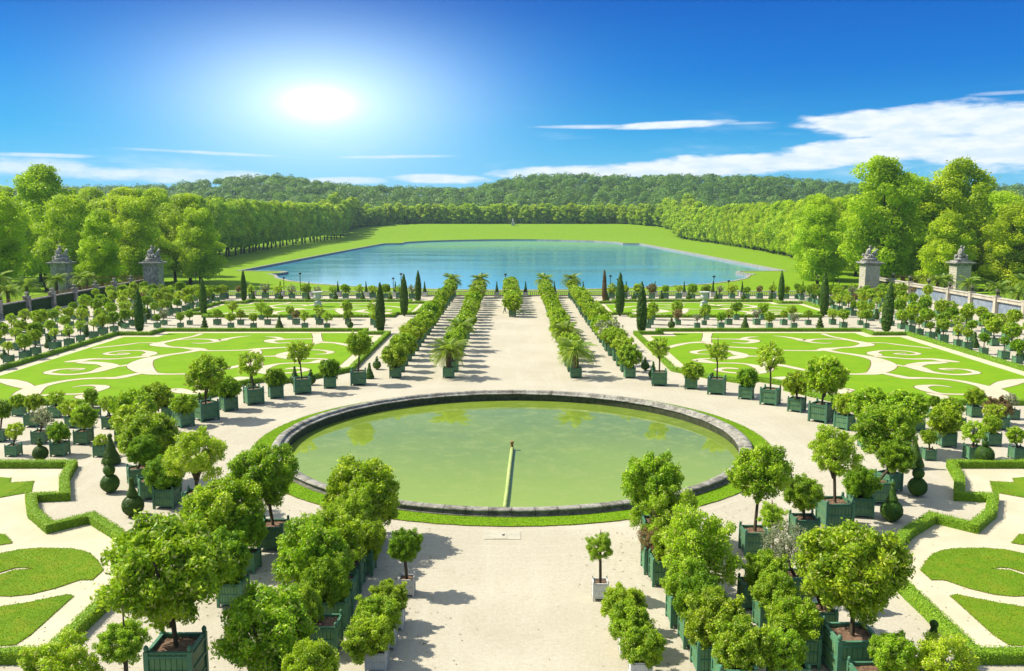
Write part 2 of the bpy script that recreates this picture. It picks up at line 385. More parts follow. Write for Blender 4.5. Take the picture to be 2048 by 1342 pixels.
def leaf_arrays(P, Nn, ln, wd, rng, droop=0.0):
    n = len(P)
    R = rng.normal(size=(n, 3)); u = np.cross(Nn, R); u /= np.linalg.norm(u, axis=1)[:, None] + 1e-9
    if droop: u[:, 2] -= droop; u /= np.linalg.norm(u, axis=1)[:, None] + 1e-9
    v = np.cross(Nn, u); v /= np.linalg.norm(v, axis=1)[:, None] + 1e-9
    L = (ln * rng.uniform(.7, 1.25, n))[:, None]; W = (wd * rng.uniform(.7, 1.25, n))[:, None]
    lift = Nn * (L * rng.uniform(-.15, .25, n)[:, None])
    a = P - u * L / 2; c = P + u * L / 2 + lift; b = P + v * W / 2 + lift * .3; d = P - v * W / 2 + lift * .3
    return np.stack([a, b, c, d], axis=1).reshape(-1, 3)

def cloud_mesh(name, verts, tone, mats, extra=None, mi_leaf=0):
    """verts: (4n,3) quads; extra: an MB whose faces are appended (material index kept)"""
    n = len(verts) // 4; ev = extra.v if extra else []; ef = extra.f if extra else []
    me = bpy.data.meshes.new(name); nv = len(verts) + len(ev)
    allv = np.concatenate([verts, np.array(ev)]) if ev else verts
    me.vertices.add(nv); me.vertices.foreach_set('co', allv.astype(np.float32).ravel())
    el_ = [len(f) for f in ef]; nl = 4 * n + sum(el_)
    me.loops.add(nl); li = np.arange(4 * n, dtype=np.int32)
    if ef: li = np.concatenate([li, np.array([i + 4 * n for f in ef for i in f], dtype=np.int32)])
    me.loops.foreach_set('vertex_index', li)
    me.polygons.add(n + len(ef)); st = np.arange(n, dtype=np.int32) * 4
    if ef:
        st = np.concatenate([st, 4 * n + np.cumsum([0] + el_[:-1]).astype(np.int32)])
    me.polygons.foreach_set('loop_start', st.astype(np.int32))
    for m in mats: me.materials.append(m)
    mi = np.full(n + len(ef), mi_leaf, dtype=np.int32)
    if ef: mi[n:] = extra.mi
    me.polygons.foreach_set('material_index', mi)
    at = me.attributes.new('tone', 'FLOAT', 'POINT')
    tt = np.repeat(tone, 4).astype(np.float32)
    if ev: tt = np.concatenate([tt, np.full(len(ev), .4, np.float32)])
    at.data.foreach_set('value', tt)
    me.update(calc_edges=True); me.validate()
    return me

def lobe_points(lobes, n, rng, jit=0.16, out=0.0):
    """points on the outer shells of several lobes -> positions, outward normals"""
    L = np.array(lobes); wgt = (L[:, 3] ** 2); idx = rng.choice(len(L), size=n, p=wgt / wgt.sum())
    d = rng.normal(size=(n, 3)); d /= np.linalg.norm(d, axis=1)[:, None]
    r = L[idx, 3] * (1 - np.abs(rng.normal(0, jit, n)))
    zs = L[idx, 4] if L.shape[1] > 4 else 1.0
    r = np.where(rng.uniform(size=n) < out, r * rng.uniform(1.1, 1.5, n), r)
    off = d * r[:, None]; off[:, 2] *= zs
    return L[idx, :3] + off, d

def crown_mesh(name, seed, n, ln, wd, nl, lr, spread, mats, flat=.9, sparse=False, limbs=True, droop=0.0, up=0.25):
    rng = np.random.default_rng(seed); R = random.Random(seed)
    lobes = []
    for i in range(nl):
        # even spread on a sphere, then jitter
        t = math.acos(1 - 2 * (i + .5) / nl); a = i * 2.39996 + R.random() * .5
        q = spread * (R.uniform(.72, 1.18) if sparse else R.uniform(.88, 1.10))
        lobes.append((q * math.sin(t) * math.cos(a), q * math.sin(t) * math.sin(a), q * math.cos(t) * flat, lr * R.uniform(.75, 1.25)))
    sub = []
    for (x, y, z, q) in lobes:
        for j in range(8):
            v = Vector((R.gauss(0, 1), R.gauss(0, 1), R.gauss(0, 1) + .2)).normalized() * q * (R.uniform(.45, 1.15) if sparse else R.uniform(.2, .95)) + Vector((x, y, z))
            sub.append((v.x, v.y, v.z, q * R.uniform(.30, .52)))
    if not sparse: sub.append((0, 0, 0, spread * .80))
    lobes = sub
    P, d = lobe_points(lobes, n, rng, jit=.26, out=.12)
    P = P + rng.normal(0, .022, P.shape)
    Nn = d * .45 + rng.normal(size=(n, 3)) * .6; Nn[:, 2] += up; Nn /= np.linalg.norm(Nn, axis=1)[:, None]
    clump = np.array([noise.noise(Vector(p) * 2.2 + Vector((seed, 0, 0))) for p in P])
    tone = np.clip(.5 + clump * .45 + rng.normal(0, .2, n), 0, 1)
    ex = MB()
    if limbs:
        for i in range(6 if sparse else 4):
            a = R.uniform(0, 6.28); e = R.uniform(.35, .8); q = Vector((math.cos(a) * .6, math.sin(a) * .6, e - .35))
            ex.tube([(0, 0, -.95), tuple(q * .4 + Vector((0, 0, -.35))), tuple(q)], [.05, .035, .012], 5, 1)
    return cloud_mesh(name, leaf_arrays(P, Nn, ln, wd, rng, droop), tone, mats, ex)

LEAFM = {'round': 'leaf', 'dark': 'leaf_d', 'loose': 'leaf_y', 'red': 'leaf_red', 'grey': 'leaf_grey'}
CROWN = {}
for kind, mk in LEAFM.items():
    for lod, (n, ln) in enumerate(((30000, .088), (6500, .165), (2000, .27))):
        if kind in ('red', 'grey') and lod == 0: n = 14000
        nv = {'round': 4, 'dark': 2, 'loose': 3, 'red': 1, 'grey': 1}[kind]
        for v in range(nv):
            sd = 100 * lod + v * 7 + len(kind) * 13 + ord(kind[0])
            if kind in ('loose', 'grey', 'red'):
                nn = int(n * (.55 if kind != 'grey' else .3))
                me = crown_mesh(f'crown_{kind}', sd, nn, ln, ln * .42, 14, .30, .72, [M[mk], M['bark']], .85, True, droop=.2)
            else:
                me = crown_mesh(f'crown_{kind}', sd, n, ln, ln * .45, 30 + 3 * v, .28, .74, [M[mk], M['bark']], .88, False)
            CROWN.setdefault((kind, lod), []).append(me)

# ------------------------------------------------------------------ tubs
def tub_mesh(near, mats, fin=False):
    b = MB(); w_, h = 1.0, .98; t = .04
    for sx in (-1, 1):
        for sy in (-1, 1):
            b.box((sx * .46, sy * .46, .49), (.10, .10, .98), 1)
            if not near or fin: b.lathe([(.02, .98), (.045, 1.0), (.055, 1.05), (.04, 1.09), (.015, 1.12)], (sx * .46, sy * .46, 0), 8, 1)
    for k in range(4):
        rz = k * math.pi / 2; ca, sa = math.cos(rz), math.sin(rz)
        def P(x, y): return (x * ca - y * sa, x * sa + y * ca)
        if near:
            npl = 7
            for i in range(npl):
                x = -.41 + .82 * (i + .5) / npl; p = P(x, -.45)
                b.box((p[0], p[1], .53), (.82 / npl - .012, t, .80), 0, rz)
        else:
            p = P(0, -.45); b.box((p[0], p[1], .53), (.82, t, .80), 0, rz)
        for z in (.17, .52, .86):
            p = P(0, -.485); b.box((p[0], p[1], z), (.83, .026, .055), 1, rz)
        p = P(0, -.45); b.box((p[0], p[1], .945), (.82, .07, .028), 1, rz)
    b.box((0, 0, .16), (.84, .84, .03), 0)
    return b.mesh('tub', mats)
TUB = {('green', 1): tub_mesh(True, [M['green'], M['band']]), ('green', 0): tub_mesh(False, [M['green'], M['band']]),
       ('white', 1): tub_mesh(True, [M['white'], M['whiteband']]), ('white', 0): tub_mesh(False, [M['white'], M['whiteband']])}
def finial_mesh(mt):
    return MB().lathe([(.02, 0), (.045, .02), (.058, .07), (.042, .11), (.015, .14)], (0, 0, 0), 10, 0).mesh('finial', [mt], True)
FIN = {'green': finial_mesh(M['band']), 'white': finial_mesh(M['whiteband'])}
def soil_mesh():
    b = MB(); R = random.Random(4); n = 8
    for j in range(n + 1):
        for i in range(n + 1):
            b.v.append((-.42 + .84 * i / n, -.42 + .84 * j / n, .86 + R.uniform(-.012, .02)))
    for j in range(n):
        for i in range(n):
            a = j * (n + 1) + i; b.f.append([a, a + 1, a + n + 2, a + n + 1]); b.mi.append(0)
    return b.mesh('soil', [M['soil']])
SOIL = soil_mesh()
TRUNK = []
for k in range(4):
    R = random.Random(k + 5); x, y = R.uniform(-.9, .9), R.uniform(-.9, .9)
    TRUNK.append(MB().tube([(0, 0, 0), (x * .4, y * .4, .33), (x, y, .66), (0, 0, 1)], [1.25, 1.0, .92, .85], 9).mesh('trunk', [M['bark']], True))

ORD = ['first', 'second', 'third', 'fourth', 'fifth', 'sixth', 'seventh', 'eighth', 'ninth', 'tenth', 'eleventh', 'twelfth', 'thirteenth',
       'fourteenth', 'fifteenth', 'sixteenth', 'seventeenth', 'eighteenth', 'nineteenth', 'twentieth', 'twenty-first', 'twenty-second',
       'twenty-third', 'twenty-fourth', 'twenty-fifth', 'twenty-sixth', 'twenty-seventh', 'twenty-eighth', 'twenty-ninth', 'thirtieth'] + [f'thirty-{x}' for x in
       ('first', 'second', 'third', 'fourth', 'fifth', 'sixth', 'seventh', 'eighth', 'ninth')] + ['fortieth'] + [f'forty-{x}' for x in
       ('first', 'second', 'third', 'fourth', 'fifth', 'sixth', 'seventh', 'eighth', 'ninth')] + ['fiftieth'] + [f'fifty-{x}' for x in
       ('first', 'second', 'third', 'fourth', 'fifth', 'sixth', 'seventh', 'eighth', 'ninth')] + ['sixtieth'] + [f'sixty-{x}' for x in
       ('first', 'second', 'third', 'fourth', 'fifth', 'sixth', 'seventh', 'eighth', 'ninth')]
NAMES = {'round': 'potted_orange_tree', 'dark': 'potted_laurel_tree', 'loose': 'potted_flowering_tree', 'red': 'potted_red_shrub', 'grey': 'potted_bare_shrub'}  # species beyond the orange trees unknown; named by crown look
CATS = {'round': 'potted tree', 'dark': 'potted tree', 'loose': 'potted tree', 'red': 'potted shrub', 'grey': 'potted shrub'}

def potted(X, Y, tw, kind, ztop, R, label, group, color='green', rz=0.0, cx=None, flat=1.0, th=None):
    """tub of width tw at X,Y; crown of radius R whose top is at ztop; cx shifts the crown sideways"""
    t = thing(NAMES[kind], label, CATS[kind], (X, Y, 0), rz, group)
    dist = math.hypot(X, Y); lod = 0 if dist < 62 else (1 if dist < 112 else 2); near = 1 if dist < 100 else 0
    th = th or tw
    tb = link('tub', TUB[(color, near)], t); tb.scale = (tw, tw, th)
    if near:
        for sx in (-1, 1):
            for sy in (-1, 1):
                f = link('finial', FIN[color], tb); f.location = (sx * .46, sy * .46, .98)
    s_ = link('soil', SOIL, t); s_.scale = (tw, tw, th)
    ms = CROWN[(kind, lod)]; cz = max(ztop - R * flat, th * .9 + R * flat * .55)
    off = Vector(((cx - X) if cx is not None else 0, 0, 0)); off.rotate(Matrix.Rotation(-rz, 3, 'Z'))
    c = link('crown', ms[rnd.randrange(len(ms))], t); c.location = (off.x, off.y, cz); c.scale = (R * rnd.uniform(.94, 1.06), R * rnd.uniform(.94, 1.06), R * flat)
    c.rotation_euler = (0, 0, rnd.uniform(0, 6.28))
    k = link('trunk', TRUNK[rnd.randrange(4)], t); z0 = th * .8; hh = cz - R * flat * .35 - z0
    k.location = (0, 0, z0); rr = .045 + .018 * R; k.scale = (rr, rr, max(hh, .2))
    if off.length > .05:
        k.rotation_euler = (-math.atan2(off.y, hh) , math.atan2(off.x, hh), 0)
    return t

# leaning from a photo measurement: crown centre px x, crown px width, crown px top, above ground point X,Y
def from_px(X, Y, cpx, wpx, tpy):
    zt = CAM_H - Y * math.tan(TH + math.atan((tpy - 671) / F_PX)); d = Y * CT + (CAM_H - zt + 1.0) * ST
    R = wpx * d / F_PX / 2; cxx = (cpx - 1024) / F_PX * d
    return zt, R, cxx

# ------------------------------------------------------------------ terrain and lake
def sstep(a, b, x):
    t = min(1, max(0, (x - a) / (b - a))); return t * t * (3 - 2 * t)
RIDGE = [(-940, 50), (-636, 53), (-572, 61), (-520, 69), (-425, 72), (-352, 63), (-297, 55), (-77, 52), (-22, 64), (40, 75), (300, 73), (480, 71), (600, 60), (760, 56), (1200, 54)]
def ridge(x):
    for (a, p), (b, q) in zip(RIDGE, RIDGE[1:]):
        if a <= x <= b: return p + (q - p) * (x - a) / (b - a)
    return RIDGE[0][1] if x < RIDGE[0][0] else RIDGE[-1][1]
def hgt(x, y):
    if y < 190.5: base = -.03 if abs(x) > 86.5 else -1.2
    else:
        t = 1.0 if y > 280 else sstep(196, 270, y)
        side = -8 * t; mid = -8.0
        k = sstep(86.5, 100, abs(x)); base = mid + (side - mid) * k
    if y > 930: base += 14.5 * sstep(945, 1085, y)
    if abs(x) > 150 and y > 280: base += 2.0 * sstep(170, 420, abs(x))
    if y > 1110:
        rr_ = ridge(x * 1650 / y)
        base += (rr_ - 7) * sstep(1120, 1680, y) + 2.5 * noise.noise(Vector((x * .004, y * .004, 3))) * sstep(1150, 1400, y)
        base += 3 * noise.noise(Vector((x * .012, y * .009, 9))) * sstep(1200, 1400, y)
    return base
half = [(0, 302)] + [(100 * math.sin(a), 392 - 90 * math.cos(a)) for a in (0.2, .4, .6, .8, 1.0, 1.2, 1.4)] + \
       [(103, 384), (100, 391), (99, 399), (104, 404), (123, 407), (120, 560), (117, 680), (113, 800), (99, 806), (97, 815), (100, 830), (96, 850), (80, 885), (50, 915), (25, 930)]
outline = half + [(0, 935)] + [(-x, y) for x, y in half[:0:-1]]
def inside(p, poly):
    x, y = p; c = False; j = len(poly) - 1
    for i in range(len(poly)):
        xi, yi = poly[i]; xj, yj = poly[j]
        if (yi > y) != (yj > y) and x < (xj - xi) * (y - yi) / (yj - yi) + xi: c = not c
        j = i
    return c
def seg_dist(p, poly):
    best = 1e9
    for i in range(len(poly)):
        a = Vector(poly[i]); b = Vector(poly[(i + 1) % len(poly)]); q = Vector(p)
        t = max(0, min(1, (q - a).dot(b - a) / (b - a).length_squared)); best = min(best, (a + (b - a) * t - q).length)
    return best
xs = [-86, 86, -87, 87] + [float(v) for v in range(-420, 421, 14)] + [s * v for v in (480, 560, 660, 800, 1000, 1300, 1700, 2200) for s in (-1, 1)]
ys = [-80, -20, 40, 90, 140, 170, 190.4, 190.7, 194, 200] + list(range(208, 300, 12)) + list(range(300, 1100, 20)) + list(range(1100, 2000, 30)) + [2100, 2400]
pts = [Vector(p) for p in outline]; npo = len(pts)
for x in sorted(set(xs)):
    for y in ys:
        if 280 < y < 960 and abs(x) < 140 and (inside((x, y), outline) or seg_dist((x, y), outline) < 3): continue
        pts.append(Vector((x, y)))
edges = [(i, (i + 1) % npo) for i in range(npo)]
cv_, _, cf_, _, _, _ = geometry.delaunay_2d_cdt(pts, edges, [], 0, 1e-4)
tv_ = [(p.x, p.y, hgt(p.x, p.y) if not (280 < p.y < 960 and seg_dist(p, outline) < .01) else -8.0) for p in cv_]
tf_ = []
for f in cf_:
    cx_ = sum(cv_[i].x for i in f) / 3; cy_ = sum(cv_[i].y for i in f) / 3
    if 290 < cy_ < 940 and abs(cx_) < 130 and inside((cx_, cy_), outline): continue
    tf_.append(list(f))
me = bpy.data.meshes.new('ground'); me.from_pydata(tv_, [], tf_); me.update()
me.materials.append(M['meadow']); me.materials.append(M['floor'])
for p in me.polygons:
    if p.center.y > 1112: p.material_index = 1
link('ground', me, None, kind='structure')

def sheet(name, poly, z, mats, kind='structure', skirt=None, parent=None, mi_skirt=1):
    p3 = [Vector((x, y, 0)) for x, y in poly]
    tris = geometry.tessellate_polygon([p3])
    v = [(x, y, z) for x, y in poly]; f = []
    for t in tris:
        a, b, c = [p3[i] for i in t]
        f.append(list(t) if (b - a).cross(c - a).z > 0 else [t[0], t[2], t[1]])
    mi = [0] * len(f)
    if skirt is not None:
        n = len(v); v += [(x, y, skirt) for x, y in poly]
        area = sum(poly[i][0] * poly[(i + 1) % n][1] - poly[(i + 1) % n][0] * poly[i][1] for i in range(n))
        for i in range(n):
            j = (i + 1) % n; q = [i + n, j + n, j, i]
            f.append(q if area > 0 else q[::-1]); mi.append(mi_skirt)
    me = bpy.data.meshes.new(name); me.from_pydata(v, [], f)
    for m in mats: me.materials.append(m)
    me.polygons.foreach_set('material_index', mi); me.update()
    o = bpy.data.objects.new(name, me); COL.objects.link(o)
    if kind: o['kind'] = kind
    if parent: o.parent = parent
    return o
def offset_poly(poly, d):
    """closed polygon, counter-clockwise: positive d goes inwards"""
    n = len(poly); out = []
    ar = sum(poly[i][0] * poly[(i + 1) % n][1] - poly[(i + 1) % n][0] * poly[i][1] for i in range(n)); sg = 1 if ar > 0 else -1
    for i in range(n):
        a, b, c = Vector(poly[i - 1]), Vector(poly[i]), Vector(poly[(i + 1) % n])
        e1 = (b - a).normalized(); e2 = (c - b).normalized()
        n1 = Vector((-e1.y, e1.x)) * sg; n2 = Vector((-e2.y, e2.x)) * sg
        m = (n1 + n2).normalized(); k = max(.45, m.dot(n1)); q = b + m * d / k; out.append((q.x, q.y))
    return out
sheet('lake_water', outline, -8.9, [M['lake']])
ot = offset_poly(outline, -1.3); b = MB(); n = len(outline)
for i in range(n):
    b.v += [(ot[i][0], ot[i][1], -8.3), (ot[i][0], ot[i][1], -7.85), (outline[i][0], outline[i][1], -7.8), (outline[i][0], outline[i][1], -9.4)]
for i in range(n):
    j = (i + 1) % n
    for k in range(3):
        b.f.append([4 * i + k, 4 * j + k, 4 * j + k + 1, 4 * i + k + 1]); b.mi.append(0)
o = link('lake_kerb', b.mesh('lake_kerb', [M['stone_g']]), kind='structure')

# gravel terrace, edge wall behind the balustrade
b = MB(); nb = 144; BC = (0, 66.9)
for k in range(nb):
    a = 2 * math.pi * k / nb; c, s_ = math.cos(a), math.sin(a)
    b.v += [(BC[0] + 17 * c, BC[1] + 17 * s_, 0), (BC[0] + 24 * c, BC[1] + 24 * s_, 0)]
for k in range(nb):
    q = (k + 1) % nb; b.f.append([2 * k, 2 * k + 1, 2 * q + 1, 2 * q]); b.mi.append(0)
ot_ = [Vector((x, y, 0)) for x, y in ((-86.6, -60), (86.6, -60), (86.6, 190.3), (-86.6, 190.3))]; hl_ = [Vector(b.v[2 * k + 1]) for k in range(nb)][::-1]
al_ = ot_ + hl_; i0 = len(b.v); b.v += [tuple(p) for p in al_]
for t in geometry.tessellate_polygon([ot_, hl_]):
    p, q, r_ = [al_[i] for i in t]; b.f.append([i0 + i for i in (t if (q - p).cross(r_ - p).z > 0 else (t[0], t[2], t[1]))]); b.mi.append(0)
link('gravel_terrace', b.mesh('gravel_terrace', [M['gravel']]), kind='structure')
link('retaining_wall', MB().box((0, 190.9, -4.3), (170, 1.0, 8.5)).mesh('retaining_wall', [M['stone_g']]))
tag(bpy.data.objects['retaining_wall'], 'long stone retaining wall dropping away behind the balustrade', 'wall')

# ------------------------------------------------------------------ round basin
BC = (0, 66.9)
def ring(name, r0, r1, z, mat, n=144, skirt=False):
    b = MB()
    for k in range(n):
        a = 2 * math.pi * k / n; c, s_ = math.cos(a), math.sin(a); j = 1 + .0015 * math.sin(k * 2.7)
        b.v += [(BC[0] + r0 * c, BC[1] + r0 * s_, z), (BC[0] + r1 * j * c, BC[1] + r1 * j * s_, z), (BC[0] + r1 * j * c, BC[1] + r1 * j * s_, 0)]
    for k in range(n):
        q = (k + 1) % n
        b.f.append([3 * k, 3 * k + 1, 3 * q + 1, 3 * q]); b.mi.append(0)
        b.f.append([3 * k + 1, 3 * k + 2, 3 * q + 2, 3 * q + 1]); b.mi.append(1)
    return link(name, b.mesh(name, [mat, M['edge']]), kind='structure')
ring('grass_verge', 17.8, 19.25, .06, M['grass'])
sheet('pond_water', [(BC[0] + 17.2 * math.cos(k * math.pi / 60), BC[1] + 17.2 * math.sin(k * math.pi / 60)) for k in range(120)], -.42, [M['pond']])
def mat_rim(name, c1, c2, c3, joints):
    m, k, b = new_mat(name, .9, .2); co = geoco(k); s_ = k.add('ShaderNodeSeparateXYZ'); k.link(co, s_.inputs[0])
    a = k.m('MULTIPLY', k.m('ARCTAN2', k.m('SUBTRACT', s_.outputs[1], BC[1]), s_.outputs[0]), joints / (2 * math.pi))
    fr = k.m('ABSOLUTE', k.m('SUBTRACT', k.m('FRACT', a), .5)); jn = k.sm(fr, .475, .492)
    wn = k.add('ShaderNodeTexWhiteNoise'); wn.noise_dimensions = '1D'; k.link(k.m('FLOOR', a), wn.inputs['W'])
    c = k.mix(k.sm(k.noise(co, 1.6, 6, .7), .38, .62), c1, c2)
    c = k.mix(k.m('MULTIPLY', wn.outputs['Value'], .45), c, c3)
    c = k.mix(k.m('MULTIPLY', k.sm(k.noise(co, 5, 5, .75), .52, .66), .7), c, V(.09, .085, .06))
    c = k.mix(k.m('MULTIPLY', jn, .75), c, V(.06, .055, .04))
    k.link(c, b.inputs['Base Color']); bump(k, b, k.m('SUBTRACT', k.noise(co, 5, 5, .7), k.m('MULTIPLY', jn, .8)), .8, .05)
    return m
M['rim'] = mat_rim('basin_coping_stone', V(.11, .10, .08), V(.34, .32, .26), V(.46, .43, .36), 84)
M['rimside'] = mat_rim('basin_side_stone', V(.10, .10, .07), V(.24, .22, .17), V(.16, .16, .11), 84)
bas = thing('stone_basin', 'large round stone basin of shallow green water in the middle of the gravel', 'basin', (0, BC[1], 0))
def rimring(prof, n=168):
    b = MB()
    for k in range(n):
        a = 2 * math.pi * k / n; wv = .012 * math.sin(k * 5.1)
        for r, z in prof: b.v.append(((r + wv) * math.cos(a), (r + wv) * math.sin(a), z + wv * .6))
    m_ = len(prof)
    for k in range(n):
        q = (k + 1) % n
        for i in range(m_ - 1): b.f.append([k * m_ + i, k * m_ + i + 1, q * m_ + i + 1, q * m_ + i]); b.mi.append(0)
    return b
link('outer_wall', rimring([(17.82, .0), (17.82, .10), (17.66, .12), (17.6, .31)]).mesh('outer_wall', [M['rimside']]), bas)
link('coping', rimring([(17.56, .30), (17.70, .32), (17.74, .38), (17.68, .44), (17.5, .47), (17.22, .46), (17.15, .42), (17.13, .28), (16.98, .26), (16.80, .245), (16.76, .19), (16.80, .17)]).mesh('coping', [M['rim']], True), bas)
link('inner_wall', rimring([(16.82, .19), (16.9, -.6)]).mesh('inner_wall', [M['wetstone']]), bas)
pp = thing('water_pipe', 'algae covered pipe lying across the green pond to its central nozzle', 'pipe', (0, 65.6, 0))
link('pipe', MB().tube([(0, -.1, -.30), (-.16, -5, -.30), (-.3, -10, -.30), (-.48, -15.4, -.30)], [.13] * 4, 12).mesh('pipe', [M['pipe']], True), pp)
for t in (.33, .6, .68, .78, .9): link('collar', MB().tube([(-.48 * t, -15.4 * t - .05, -.30), (-.48 * t, -15.4 * t + .05, -.30)], [.15, .15], 12).mesh('collar', [M['pipe']]), pp)
link('nozzle', MB().lathe([(.16, 0), (.16, .12), (.10, .16), (.10, .52), (.15, .56), (.15, .64), (.10, .66)], (0, 0, -.42), 12).mesh('nozzle', [M['rust']], True), pp)
x0, y0 = un(968, 1079); x1, y1 = un(1041, 1063)
b = MB().box(((x0 + x1) / 2, (y0 + y1) / 2, .012), (x1 - x0, y1 - y0, .03)).box(((x0 + x1) / 2 - .12, (y0 + y1) / 2, .03), (.7, y1 - y0 - .05, .02)).box((-.47, (y0 + y1) / 2 - .05, .045), (.10, .18, .015), 1, .5).box((-.42, (y0 + y1) / 2 + .06, .045), (.06, .12, .015), 1, -.4)
tag(link('drain_slab', b.mesh('drain_slab', [M['slab'], M['steel']])), 'rectangular concrete slab with a small drain cover set in the gravel', 'slab')

# ------------------------------------------------------------------ parterres
def hedge_path(side):
    near = [(17.8, 32.6), (17.8, 41.4), (19.4, 43.8), (21, 46), (23.5, 48.5), (25, 46.9), (27.2, 49.3), (28.8, 52.1), (26.9, 52.4), (28.7, 56), (29.8, 59.4), (56.4, 59.4), (56.4, 29), (21.2, 29), (21.2, 32.6)]
    mid = [(17.7, 128), (17.7, 97.4), (19.4, 94.8), (21, 92.6), (23.5, 90.1), (25, 91.7), (27.2, 89.3), (28.8, 86.5), (26.9, 86.2), (28.7, 82.8), (30.2, 79.7), (56.4, 79.7), (56.4, 127.2), (51.6, 127.2), (51.6, 131.4), (21.4, 131.4), (21.4, 128)]
    far = [(16.3, 173.4), (16.3, 153.8), (20.0, 153.8), (20.0, 149.7), (51.6, 149.7), (51.6, 153.8), (56.4, 153.8), (56.4, 173.2), (51.6, 173.2), (51.6, 176.9), (20, 176.9), (20, 173.4)]
    return [[(side * x, y) for x, y in p] for p in (near, mid, far)]
def hedge(path, label, near_cam, w_=.54, h_=.48):
    """clipped box hedge following a closed path; corners are mitred"""
    n = len(path); offs = (offset_poly(path, w_ / 2), offset_poly(path, -w_ / 2)); b = MB()
    step = .35 if near_cam < 80 else (.7 if near_cam < 140 else 1.5)
    rows = []
    for i in range(n):
        j = (i + 1) % n; L = (Vector(path[j]) - Vector(path[i])).length; m_ = max(1, int(L / step))
        for k in range(m_):
            t = k / m_
            A = Vector(offs[0][i]).lerp(Vector(offs[0][j]), t); B = Vector(offs[1][i]).lerp(Vector(offs[1][j]), t); rows.append((A, B))
    prof = [(0, 0), (0, .5), (.02, .9), (.12, 1.0), (.5, 1.02), (.88, 1.0), (.98, .9), (1, .5), (1, 0)]
    for A, B in rows:
        for u, z in prof:
            p = A.lerp(B, u); q = Vector((p.x, p.y, z * h_)); nn = noise.noise(q * 2.3) * .06 + noise.noise(q * 9) * .035
            d = (B - A).normalized() * (u - .5) * 2
            b.v.append((q.x + d.x * nn, q.y + d.y * nn, q.z + (nn * .7 if z > .6 else 0)))
    m_ = len(prof); N_ = len(rows)
    for i in range(N_):
        j = (i + 1) % N_
        for k in range(m_ - 1): b.f.append([i * m_ + k, j * m_ + k, j * m_ + k + 1, i * m_ + k + 1]); b.mi.append(0)
    # clipped leaves over the surface
    rng = np.random.default_rng(len(path) + int(abs(path[0][0]) * 10)); P = []; Nn = []
    dens = 230 if near_cam < 80 else (70 if near_cam < 140 else 16); ls = .05 if near_cam < 80 else (.09 if near_cam < 140 else .2)
    for i in range(N_):
        A, B = rows[i]; A2, B2 = rows[(i + 1) % N_]; L = ((A2 - A).length + (B2 - B).length) / 2
        if L < .02: continue
        if near_cam < 80 and (abs(A.x) > 46 or A.y < 28): continue
        k_ = int(dens * L * 1.7 * (1 + rng.uniform(-.2, .2))); per = rng.uniform(0, 1.75, k_); tt = rng.uniform(0, 1, k_)
        for q, t in zip(per, tt):
            a = A.lerp(A2, t); c = B.lerp(B2, t); dd = (c - a).normalized()
            if q < .48: P.append((a.x, a.y, q)); Nn.append((-dd.x, -dd.y, .2))
            elif q < 1.2: u = (q - .55) / .65; e = a.lerp(c, u); P.append((e.x, e.y, h_ + .02)); Nn.append((0, 0, 1))
            else: P.append((c.x, c.y, q - 1.2)); Nn.append((dd.x, dd.y, .2))
    P = np.array(P); Nn = np.array(Nn) + rng.normal(0, .45, (len(P), 3)); Nn /= np.linalg.norm(Nn, axis=1)[:, None]
    P += Nn * rng.uniform(-.01, .045, (len(P), 1))
    tone = np.clip(rng.normal(.5, .25, len(P)), 0, 1)
    me = cloud_mesh('box_hedge', leaf_arrays(P, Nn, ls * 1.5, ls, rng), tone, [M['hedge'], M['hedge_core']], None)
    me2 = b.mesh('hedge_body', [M['hedge_core']], True)
    o = thing('box_hedge', label, 'hedge', (0, 0, 0)); link('leaves', me, o); link('clipped_body', me2, o)
    return o

